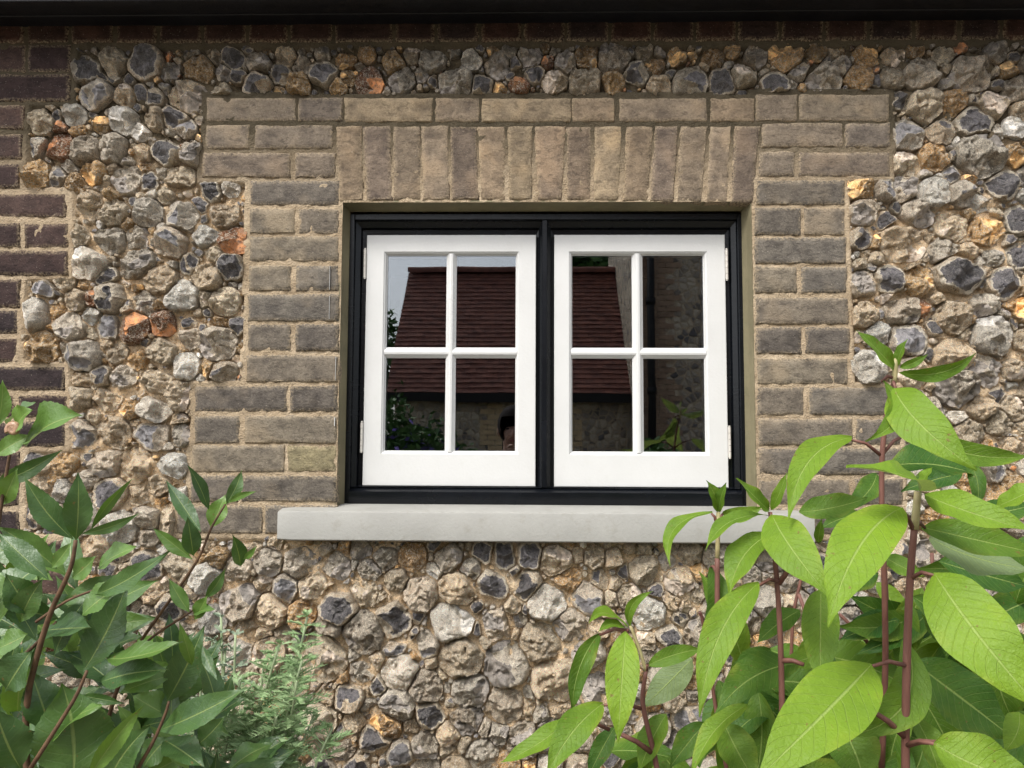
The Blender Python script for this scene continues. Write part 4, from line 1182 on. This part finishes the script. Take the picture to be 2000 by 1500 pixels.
LL = [
    ((-6, 835), (5, 742), 34, .75, {}), ((15, 832), (70, 786), 26, .35, dict(roll=-50, under=1.)), ((30, 838), (62, 800), 34, .85, {}),
    ((52, 872), (162, 812), 50, .55, dict(bs=.05, fold=.5, roll=-15)), ((-8, 890), (64, 850), 36, .8, {}), ((-14, 945), (122, 878), 34, .25, dict(roll=25)),
    ((5, 985), (35, 915), 40, .7, {}), ((143, 1053), (48, 932), 50, .18, {}), ((148, 1056), (152, 922), 54, .2, {}), ((178, 1034), (260, 934), 20, .45, dict(roll=50)),
    ((158, 1042), (272, 1002), 22, .4, dict(roll=40, bs=-.06)), ((100, 1110), (140, 1058), 26, .6, {}), ((112, 1112), (-6, 1028), 48, .4, dict(fold=.5, roll=-20)),
    ((96, 1132), (-4, 1040), 46, .12, {}), ((393, 1040), (324, 938), 34, .1, {}), ((407, 996), (366, 908), 27, .05, {}), ((440, 986), (472, 918), 29, .25, dict(roll=20)),
    ((411, 1031), (440, 966), 42, .85, {}), ((446, 982), (502, 960), 15, .6, dict(roll=50)), ((376, 1092), (298, 1030), 28, .6, dict(roll=-40)), ((378, 1086), (366, 1008), 40, .12, {}),
    ((470, 1106), (454, 1044), 33, .12, {}), ((475, 1092), (502, 1066), 14, .6, dict(roll=45)), ((192, 1110), (267, 1068), 34, .65, dict(roll=-20)), ((142, 1128), (188, 1086), 40, .6, {}),
    ((184, 1162), (332, 1076), 40, .22, dict(roll=15, rip=.08)), ((118, 1182), (257, 1122), 42, .28, dict(roll=10, rip=.08)), ((160, 1202), (247, 1138), 44, .6, dict(roll=-20)),
    ((162, 1312), (249, 1138), 72, .12, {}), ((208, 1286), (358, 1254), 38, .5, dict(bs=-.12, roll=-30)), ((325, 1372), (399, 1222), 66, .2, {}), ((308, 1427), (484, 1342), 58, .22, dict(bs=-.04)),
    ((198, 1332), (328, 1308), 56, .15, {}), ((142, 1530), (121, 1334), 138, .32, dict(fold=.12)), ((172, 1522), (284, 1373), 36, .95, dict(roll=40)), ((212, 1530), (294, 1416), 64, .22, {}),
    ((325, 1396), (260, 1358), 56, .75, {}), ((155, 1358), (244, 1374), 20, .2, dict(roll=40)), ((385, 1455), (440, 1398), 46, .2, {}), ((55, 1238), (-8, 1268), 40, .5, {}),
    ((84, 1232), (178, 1226), 46, .08, {}), ((60, 1272), (10, 1350), 60, .1, {}), ((100, 1430), (60, 1310), 70, .12, {}), ((40, 1500), (-10, 1380), 80, .15, {}),
    ((60, 1200), (10, 1120), 60, .15, {}), ((40, 1215), (85, 1130), 50, .3, {}), ((0, 1215), (-5, 1110), 50, .7, {}), ((400, 1168), (440, 1110), 24, .3, dict(roll=30)),
    ((370, 1196), (330, 1130), 30, .55, {}), ((405, 1165), (380, 1210), 30, .7, {}), ((380, 1196), (420, 1190), 20, .5, {}), ((375, 1300), (350, 1215), 26, .7, dict(roll=-30)),
    ((395, 1260), (425, 1330), 20, .15, dict(roll=20)), ((330, 1440), (280, 1500), 50, .2, {}), ((320, 1445), (400, 1500), 56, .2, {}), ((50, 1420), (110, 1380), 40, .2, {}),
]
for b, t, w, ti, kw in LL:
    kw = dict(kw)
    x = (b[0] + t[0]) / 2
    Yb = YL + (0.05 if b[0] > 280 else 0.0) + rnd.uniform(-.03, .03)
    kw.setdefault('roll', rnd.uniform(-12, 12)); kw.setdefault('rip', .05); kw.setdefault('fold', .3)
    leaf_px(bay, b, t, w, Yb, Yb - rnd.uniform(-.02, .05), M_LEAF_L, 'bay', ti, ser=.03, bn=rnd.uniform(.0, .08), bs=kw.pop('bs', rnd.uniform(-.05, .05)), **kw)
for q in range(190):  # inner leaves, mostly tinted darker: shade of the gaps put into their colour
    while True:
        x, y = rnd.uniform(-60, 470), rnd.uniform(950, 1600)
        if y > 1110 + max(0, x - 120) * 0.9: break
    a = rnd.uniform(-2.9, -0.2) if rnd.random() < .75 else rnd.uniform(0, 6.28)
    L = rnd.uniform(80, 150)
    Yd = YL + rnd.uniform(0.04, 0.42)
    leaf_px(bay, (x, y), (x + math.cos(a) * L, y + math.sin(a) * L), L * rnd.uniform(.28, .38), Yd, Yd + rnd.uniform(-.05, .05), M_LEAF_L, 'bay',
            rnd.uniform(0, .35) if rnd.random() < .8 else rnd.uniform(.6, 1), rnd.uniform(-50, 50), ser=.03, rip=.05)

# ---- snail on the shrub
sc_ = P(27, 838, YL - .035)
sn = MB()
pts, rads = [], []
for q in range(70):
    t = q / 69
    a = t * 2 * math.pi * 2.6
    r_ = 0.0008 + 0.0062 * t ** 1.3
    pts.append(sc_ + Vector((r_ * math.cos(a), -0.004 * (1 - t), r_ * math.sin(a)))); rads.append(0.0007 + 0.0046 * t ** 1.2)
sn.tube(pts, rads, 9)
M_SHELL = mat_plain('banded_shell', (0.2, 0.1, 0.06), (0.5, 0.32, 0.2), 190, 0.35, 0.2, 0.5, 0.001, (1, 1, 1))
o = sn.build('snail_shell', M_SHELL, None)
tag(o, 'tiny round brown snail shell clinging among the dark glossy leaves', 'snail shell')

# ---- feathery plant and silvery tufts
feather = empty('feathery_plant', P(560, 2300, -0.4), 'low feathery green plant with thread-like leaves on thin pale stalks', 'plant')
feather.location.z = 0.0
def fronds(plant, stems, mat, smat, Y, step, Lp, nb, wpx, bush=1.0):
    fm = MB()
    for pts in stems:
        pp = [P(x, y, Y + dy) for x, y, dy in pts]
        stem_px(plant, [(x, y, Y + dy, 2.2 if k_ else 3.0) for k_, (x, y, dy) in enumerate(pts)], 'stalk', smat, 6)
        px2m = (pp[0] - CAM).length / FPX
        path = []
        for a, b in zip(pp[:-1], pp[1:]):
            nn = max(1, int((b - a).length / (step * px2m)))
            path += [a.lerp(b, q / nn) for q in range(nn)]
        path.append(pp[-1])
        tot = len(path)
        for q, c in enumerate(path):
            fr = q / max(1, tot - 1)
            for w_ in range(3):
                az = rnd.uniform(0, 6.28)
                d = Vector((math.cos(az), math.sin(az), rnd.uniform(.15, 1.0))).normalized()
                LL_ = Lp * px2m * rnd.uniform(.6, 1.15) * (0.55 + 0.6 * math.sin(math.pi * min(1, .2 + fr * .8)))
                sd = d.cross(Vector((0, 0, 1))).normalized()
                tipdrop = Vector((0, 0, -.25 * LL_))
                rp = [c + d * (LL_ * t) + tipdrop * t * t for t in (0, .33, .66, 1)]
                def blade(p0, p1, wd):
                    ax_ = (p1 - p0)
                    s_ = ax_.cross(Vector((rnd.uniform(-1, 1), -1, .3))).normalized() * wd
                    fm.add([p0 - s_, p0 + s_, p0.lerp(p1, .6) + s_ * .9, p1, p0.lerp(p1, .6) - s_ * .9], [(0, 1, 2, 3, 4)])
                hw = wpx * px2m / 2
                for a, b in zip(rp[:-1], rp[1:]): blade(a, b, hw * .8)
                for k_ in range(nb):
                    t = .2 + .8 * k_ / nb
                    i0 = min(2, int(t * 3)); p0 = rp[i0].lerp(rp[i0 + 1], t * 3 - i0)
                    for sg in (-1, 1):
                        dd = (d * .75 + sd * sg * rnd.uniform(.6, 1.0) + Vector((0, 0, rnd.uniform(-.2, .4)))).normalized()
                        blade(p0, p0 + dd * LL_ * rnd.uniform(.22, .42) * (1.15 - t * .5), hw)
    o = fm.build('foliage', mat, plant, smooth=False)
    o['kind'] = 'stuff'
fs = []
for bx, tx, ty in [(540, 600, 1205), (500, 515, 1300), (560, 580, 1330), (430, 470, 1330), (560, 612, 1400), (600, 650, 1420), (530, 590, 1290), (470, 545, 1260), (400, 430, 1390),  (520, 540, 1400), (450, 480, 1430), (380, 380, 1440), (480, 500, 1380)]:
    fs.append([(bx, 1560, rnd.uniform(-.05, .05)), ((bx + tx) / 2 - 8, (1560 + ty) / 2, 0), (tx, ty, rnd.uniform(-.05, .05))])
fronds(feather, fs, M_FEATHER, M_FSTEM, -0.5, 15, 56, 8, 1.9)
silver = empty('silvery_plant', P(380, 2300, -0.3), 'wispy silver green plant with needle tufts between dark shrub and wall', 'plant')
silver.location.z = 0.0
fs = []
for bx, tx, ty in [(440, 432, 1205), (400, 415, 1250), (330, 300, 1280), (360, 350, 1310), (420, 440, 1270), (300, 320, 1350), (380, 395, 1300), (450, 460, 1240)]:
    fs.append([(bx, 1560, 0), ((bx + tx) / 2, (1560 + ty) / 2, 0), (tx, ty, 0)])
fronds(silver, fs, M_SILVER, M_FSTEM, -0.38, 24, 34, 3, 3.4)

# ------------------------------------------------------------------ across the yard (seen in the panes)
YM = 2 * YG


def Vr(px, py, Yv):
    p = P(px, py, Yv)
    return Vector((p.x, YM - p.y, p.z))


yard = empty('outbuilding', (0, -9, 0), 'low flint outbuilding with red tiled roof reflected in the panes', 'outbuilding')
YV = 9.0
e0 = Vr(768, 766, YV); e1 = Vr(1250, 766, YV)
xl, xr, ze, ye = e0.x, e1.x + 0.25, (e0.z + e1.z) / 2, e0.y
xl = -2.0
yr, zr = ye - 1.87, ze + 2.09
slope = Vector((0, yr - ye, zr - ze)); Ls = slope.length; sdir = slope / Ls
nrm = Vector((0, -sdir.z, sdir.y)); nrm = nrm if nrm.z > 0 else -nrm
tl = MB()
rows_ = int(Ls / 0.1)
for r_ in range(rows_):
    for c_ in range(int((xr - xl) / 0.165) + 2):
        x = xl + c_ * 0.165 + (0.08 if r_ % 2 else 0) - 0.08
        if x < xl - 0.09: continue
        a0 = Vector((0, ye, ze)) + sdir * (r_ * 0.1 - 0.03) + nrm * (0.022 + rnd.uniform(-.004, .006))
        a1 = Vector((0, ye, ze)) + sdir * (r_ * 0.1 + 0.12) + nrm * 0.004
        X0, X1 = Vector((max(x, xl), 0, 0)), Vector((x + 0.16, 0, 0))
        tl.add([a0 + X0, a0 + X1, a1 + X1, a1 + X0, a0 + X0 - nrm * .014, a0 + X1 - nrm * .014], [(0, 1, 2, 3), (4, 5, 1, 0)])
o = fix_normals(tl.build('roof_tile', M_TILE, yard, smooth=False)); o['kind'] = 'stuff'
rb = MB()
rb.rings([[(x, yr + 0.1 * math.cos(a), zr + 0.02 + 0.09 * math.sin(a)) for a in np.linspace(-0.2, math.pi + .2, 9)] for x in np.linspace(xl, xr, 14)], False)
rb.build('ridge', M_TILE, yard)
rb = MB()
pk = [Vector((0, ye, ze - .02)), Vector((0, yr, zr - .02)), Vector((0, yr - 1.87, ze - .02))]
rb.rings([[p + Vector((x, 0, 0)) for p in pk] for x in (xl + .02, xr)], True, True, True)
fix_normals(rb.build('roof', M_DARKWOOD, yard, smooth=False))
rb = MB(); rb.box(xl - .02, xr, ye + .0, ye + .09, ze - .14, ze - .02); rb.build('gutter', M_DARKWOOD, yard, smooth=False)
yw = ye - 0.12
dx0, dx1 = -0.37, 0.42
rb = MB()
rb.box(xl + .1, dx0, yw - .3, yw, 0, ze - .05); rb.box(dx1, xr, yw - .3, yw, 0, ze - .05); rb.box(dx0, dx1, yw - .3, yw, 2.02, ze - .05)
rb.build('wall', M_FARFLINT, yard, smooth=False)
rb = MB(); rb.box(dx0, dx1, yw - .14, yw - .1, 0, 2.02); rb.build('door', M_DARKWOOD, yard, smooth=False)
rb = MB()
for k_ in range(28):
    z = .02 + k_ * .075
    if z > ze - .1: break
    for sx_, base in ((-1, dx0), (1, dx1)):
        wd = .34 if (k_ // 4) % 2 else .23
        x = base
        while abs(x - base) < wd - .02:
            l_ = .215 if ((k_ % 2) == (abs(x - base) < .01)) else .105
            xa, xb = (x, x + sx_ * l_)
            rb.box(min(xa, xb) + .004, max(xa, xb) - .004, yw - .05, yw + .012, z, z + .064)
            x += sx_ * (l_ + .005)
o = rb.build('quoin_brick', M_QUOIN, yard, smooth=False); o['kind'] = 'stuff'

tall = empty('tall_flint_house', (2.4, -8.4, 0), 'tall flint house wall with brick corner and drainpipe reflected in the panes', 'house')
tx0 = Vr(1240, 700, 8.5).x
ty = Vr(1240, 700, 8.5).y
rb = MB(); rb.box(tx0, tx0 + 3.2, ty - 3.5, ty, 0, 5.6); rb.build('wall', M_FARFLINT, tall, smooth=False)
M_HBRICK = mat_plain('brown_brick', (0.25, 0.17, 0.12), (0.45, 0.32, 0.22), 8, 0.9, 0.4)
rb = MB()
for k_ in range(74):
    z = .02 + k_ * .075
    wd = .46 if (k_ // 4) % 2 else .34
    x = tx0 - .004
    q = k_ % 2
    while x < tx0 + wd:
        l_ = .215 if q else .105
        rb.box(x, x + l_ - .008, ty - .03, ty + .014, z, z + .066); x += l_; q = 1 - q
o = rb.build('quoin_brick', M_HBRICK, tall, smooth=False); o['kind'] = 'stuff'
rb = MB(); xp = Vr(1272, 700, 8.4).x
rb.tube([(xp, ty + .09, 0.1), (xp, ty + .09, 5.4)], .05, 12)
for z in (0.9, 2.2, 3.4): rb.tube([(xp, ty + .09, z), (xp, ty + .09, z + .09)], .064, 12)
rb.build('drainpipe', M_DARKWOOD, tall)
rb = MB(); rb.box(tx0 - .3, tx0 + 3.4, ty - 3.7, ty + .25, 5.6, 5.75); rb.build('roof', M_TILE, tall, smooth=False)


def bush(name, c, r, n, label, lw=.05, mat=None, flowers=0, trunk=False):
    root = empty(name, (c[0], c[1], 0), label, 'tree' if trunk else 'shrub')
    m_ = MB(); v_ = MB()
    st = random.Random(int(abs(c[0] * 100)) + n)
    for q in range(n):
        d = Vector((st.gauss(0, 1), st.gauss(0, 1), st.gauss(0, 1))).normalized()
        p = Vector(c) + Vector((d.x * r[0], d.y * r[1], d.z * r[2])) * (st.random() ** .4) * st.uniform(.75, 1.1)
        if p.z < .05: continue
        a = Vector((st.gauss(0, 1), st.gauss(0, 1), st.gauss(0, .7))).normalized(); b = a.cross(Vector((st.gauss(0, 1), st.gauss(0, 1), st.gauss(0, 1)))).normalized()
        tgt = v_ if q < flowers else m_
        tgt.add([p - a * lw, p + b * lw * .45, p + a * lw, p - b * lw * .45], [(0, 1, 2, 3)])
    o = m_.build('foliage' if not trunk else 'crown', mat or M_FARLEAF, root, smooth=False); o['kind'] = 'stuff'
    if flowers:
        o = v_.build('blossom', M_VIOLET, root, smooth=False); o['kind'] = 'stuff'
    m_ = MB(); m_.tube([(c[0], c[1], 0), (c[0] + .03, c[1], c[2] * .6), (c[0], c[1], c[2])], [.05, .04, .02] if not trunk else [.2, .15, .08], 8)
    m_.build('stem' if not trunk else 'trunk', M_TWIG, root)
    return root


b1 = Vr(815, 850, 7.2); bush('garden_shrub', (b1.x, b1.y, 1.15), (.62, .5, .75), 2600, 'green shrub with violet flowers against the reflected outbuilding', .055, None, 260)
b5 = Vr(765, 860, 7.4); bush('garden_shrub', (b5.x, b5.y, 1.3), (.35, .4, .95), 1500, 'tall narrow green shrub at the corner of the reflected outbuilding', .055)
b2 = Vr(905, 880, 7.6); bush('garden_shrub', (b2.x, b2.y, 0.95), (.4, .4, .6), 1200, 'smaller green shrub beside the reflected doorway', .05)
b3 = Vr(1285, 850, 5.6); bush('garden_shrub', (b3.x, b3.y, 1.1), (.3, .3, .52), 900, 'round green shrub below the reflected drainpipe', .06)
b4 = Vr(1180, 900, 6.8); bush('garden_shrub', (b4.x, b4.y, 0.75), (.6, .4, .6), 1200, 'low dark shrub below the reflected flint wall', .05)
t1 = Vr(757, 640, 22); bush('garden_tree', (t1.x - .5, t1.y, 3.9), (1.1, 1.1, 2.2), 1500, 'slim tree beyond the reflected tiled roof', .16, None, 0, True)
t2 = Vr(1140, 500, 17); bush('garden_tree', (t2.x, t2.y, 5.6), (1.1, 1.0, 1.5), 1500, 'dark leafy tree behind the reflected roof ridge', .16, None, 0, True)
t3 = Vr(1210, 505, 18); bush('garden_tree', (t3.x + .5, t3.y, 5.4), (1.2, 1.0, 1.6), 1500, 'second leafy tree beside the reflected tall house', .16, None, 0, True)

# ------------------------------------------------------------------ the photographer, reflected
M_SKIN = mat_plain('skin', (0.42, 0.25, 0.18), (0.5, 0.31, 0.23), 40, 0.5, 0.1)
M_HAIR = mat_plain('dark_hair', (0.012, 0.009, 0.008), (0.03, 0.022, 0.018), 120, 0.85, 0.6, 0.15)
M_COAT = mat_plain('dark_red_cloth', (0.09, 0.03, 0.035), (0.13, 0.05, 0.05), 90, 0.9, 0.4)
M_JEANS = mat_plain('dark_trousers', (0.02, 0.025, 0.04), (0.04, 0.045, 0.06), 90, 0.9, 0.4)
PX, PY = -0.09, -2.42
person = empty('person', (PX, PY, 0), 'dark haired photographer in dark red top reflected in the glass', 'person')


def skin(name, verts, edges, radii, mat, root=0, sub=2):
    me = bpy.data.meshes.new(name)
    org = Vector((PX, PY, 0))
    me.from_pydata([Vector(v) - Vector((0, 0, 0)) for v in verts], edges, [])
    me.materials.append(mat)
    o = bpy.data.objects.new(name, me); COL.objects.link(o)
    o.parent = person
    md = o.modifiers.new('skin', 'SKIN')
    md.use_smooth_shade = True
    for i, r in enumerate(radii):
        sv = me.skin_vertices[0].data[i]
        sv.radius = (r, r) if isinstance(r, (int, float)) else r
        sv.use_root = (i == root)
    s_ = o.modifiers.new('sub', 'SUBSURF'); s_.levels = sub; s_.render_levels = sub
    return o


me_probe = None
Vb = [(0, 0, .95), (0, 0, 1.1), (0, 0, 1.28), (0, 0, 1.42), (0, .01, 1.5), (0, .02, 1.58), (0, .035, 1.66)]
Eb = [(i, i + 1) for i in range(6)]
Rb = [(.15, .1), (.125, .09), (.15, .1), (.11, .08), .052, (.07, .085), (.066, .085)]
for sg in (-1, 1):
    b0 = len(Vb)
    Vb += [(sg * .17, 0, 1.41), (sg * .24, .06, 1.17), (sg * .13 + .07, .30, 1.34), (sg * .085 + .08, .345, 1.44)]
    Rb += [.055, .042, .034, .028]
    Eb += [(3, b0), (b0, b0 + 1), (b0 + 1, b0 + 2), (b0 + 2, b0 + 3)]
    for f in range(5):            # four fingers round the phone, thumb behind it
        c0 = len(Vb); hz = 1.455 + .019 * f
        ln = (.055, .07, .075, .07, .055)[f]
        px_ = sg * .085 + .08
        if f == 0:
            Vb += [(px_ - sg * .01, .35, 1.47), (px_ - sg * .03, .362, 1.5), (px_ - sg * .035, .37, 1.52)]
        else:
            Vb += [(px_ + sg * .012, .372, hz), (px_ + sg * .004, .398, hz + .004), (px_ - sg * ln * .3, .406, hz + .004)]
        Rb += [.011, .0095, .0085]
        Eb += [(b0 + 3, c0), (c0, c0 + 1), (c0 + 1, c0 + 2)]
    l0 = len(Vb)
    Vb += [(sg * .1, 0, .88), (sg * .11, .02, .5), (sg * .11, -.01, .09), (sg * .12, .12, .04)]
    Rb += [.09, .06, .042, .035]
    Eb += [(0, l0), (l0, l0 + 1), (l0 + 1, l0 + 2), (l0 + 2, l0 + 3)]
body = bpy.data.meshes.new('probe')
def ensure_skin(name, *a, **k_):
    # skin_vertices layer exists only once the modifier is added
    me = bpy.data.meshes.new(name); verts, edges, radii, mat = a
    me.from_pydata(verts, edges, []); me.materials.append(mat)
    o = bpy.data.objects.new(name, me); COL.objects.link(o); o.parent = person
    md = o.modifiers.new('skin', 'SKIN'); md.use_smooth_shade = True
    if not me.skin_vertices: return o
    for i, r in enumerate(radii):
        sv = me.skin_vertices[0].data[i]
        sv.radius = (r, r) if isinstance(r, (int, float)) else r
        sv.use_root = (i == 0)
    s_ = o.modifiers.new('sub', 'SUBSURF'); s_.levels = 1; s_.render_levels = 1
    return o
bpy.data.meshes.remove(body)
ensure_skin('body', Vb, Eb, Rb, M_SKIN)
# coat and trousers follow the body, a little larger
Vc = [(0, 0, .93), (0, 0, 1.1), (0, 0, 1.28), (0, 0, 1.43)]
Ec = [(0, 1), (1, 2), (2, 3)]
Rc = [(.165, .115), (.14, .105), (.163, .113), (.118, .088)]
for sg in (-1, 1):
    b0 = len(Vc)
    Vc += [(sg * .17, 0, 1.41), (sg * .24, .06, 1.17), (sg * .155 + .05, .25, 1.30)]; Rc += [.067, .055, .047]
    Ec += [(3, b0), (b0, b0 + 1), (b0 + 1, b0 + 2)]
ensure_skin('jumper', Vc, Ec, Rc, M_COAT)
Vt, Et, Rt = [(0, 0, .95)], [], [(.168, .118)]
for sg in (-1, 1):
    b0 = len(Vt); Vt += [(sg * .1, 0, .86), (sg * .11, .02, .5), (sg * .11, -.01, .12)]; Rt += [.104, .078, .062]
    Et += [(0, b0), (b0, b0 + 1), (b0 + 1, b0 + 2)]
ensure_skin('trousers', Vt, Et, Rt, M_JEANS)
for sg in (-1, 1):
    m_ = MB(); m_.tube([(PX + sg * .12, PY - .05, .045), (PX + sg * .12, PY + .06, .055), (PX + sg * .12, PY + .17, .035)], [.045, .05, .03], 10); m_.build('shoe', M_HAIR, person)


def ell(name, c, r, mat, cut=None, seg=20, rg=14):
    m_ = MB(); V, F = [], []
    for j in range(rg + 1):
        for i in range(seg):
            th, ph = math.pi * j / rg, 2 * math.pi * i / seg
            V.append((c[0] + r[0] * math.sin(th) * math.cos(ph), c[1] + r[1] * math.sin(th) * math.sin(ph), c[2] + r[2] * math.cos(th)))
    for j in range(rg):
        for i in range(seg):
            f = (j * seg + i, (j + 1) * seg + i, (j + 1) * seg + (i + 1) % seg, j * seg + (i + 1) % seg)
            if cut is None or not cut(np.mean([V[q] for q in f], 0)): F.append(f)
    m_.add(V, F)
    return m_.build(name, mat, person)


hc = (PX, PY + .02, 1.62)
ell('hair', (hc[0], hc[1] - .012, hc[2] + .035), (.093, .108, .118), M_HAIR, lambda p: p[1] > hc[1] + .045 and p[2] < hc[2] + .075)
for sg in (-1, 1):
    ell('eye', (hc[0] + sg * .032, hc[1] + .096, hc[2] + .015), (.012, .008, .007), M_HAIR, None, 10, 6)
    ell('ear', (hc[0] + sg * .082, hc[1] + .0, hc[2] + .0), (.012, .02, .032), M_SKIN, None, 10, 6)
ell('nose', (hc[0], hc[1] + .102, hc[2] - .018), (.013, .02, .024), M_SKIN, None, 10, 6)
M_LIP = mat_plain('lips', (0.3, 0.1, 0.09), (0.36, 0.13, 0.11), 40, 0.5, 0.1)
ell('mouth', (hc[0], hc[1] + .093, hc[2] - .055), (.024, .008, .008), M_LIP, None, 10, 6)
ph_ = MB(); ph_.box(-.075, .075, -2.03, -2.021, 1.475, 1.55 + .028, .002)
o = ph_.build('phone', M_DARKWOOD, None, smooth=False)
tag(o, 'black phone held up in the photographer hands', 'phone')
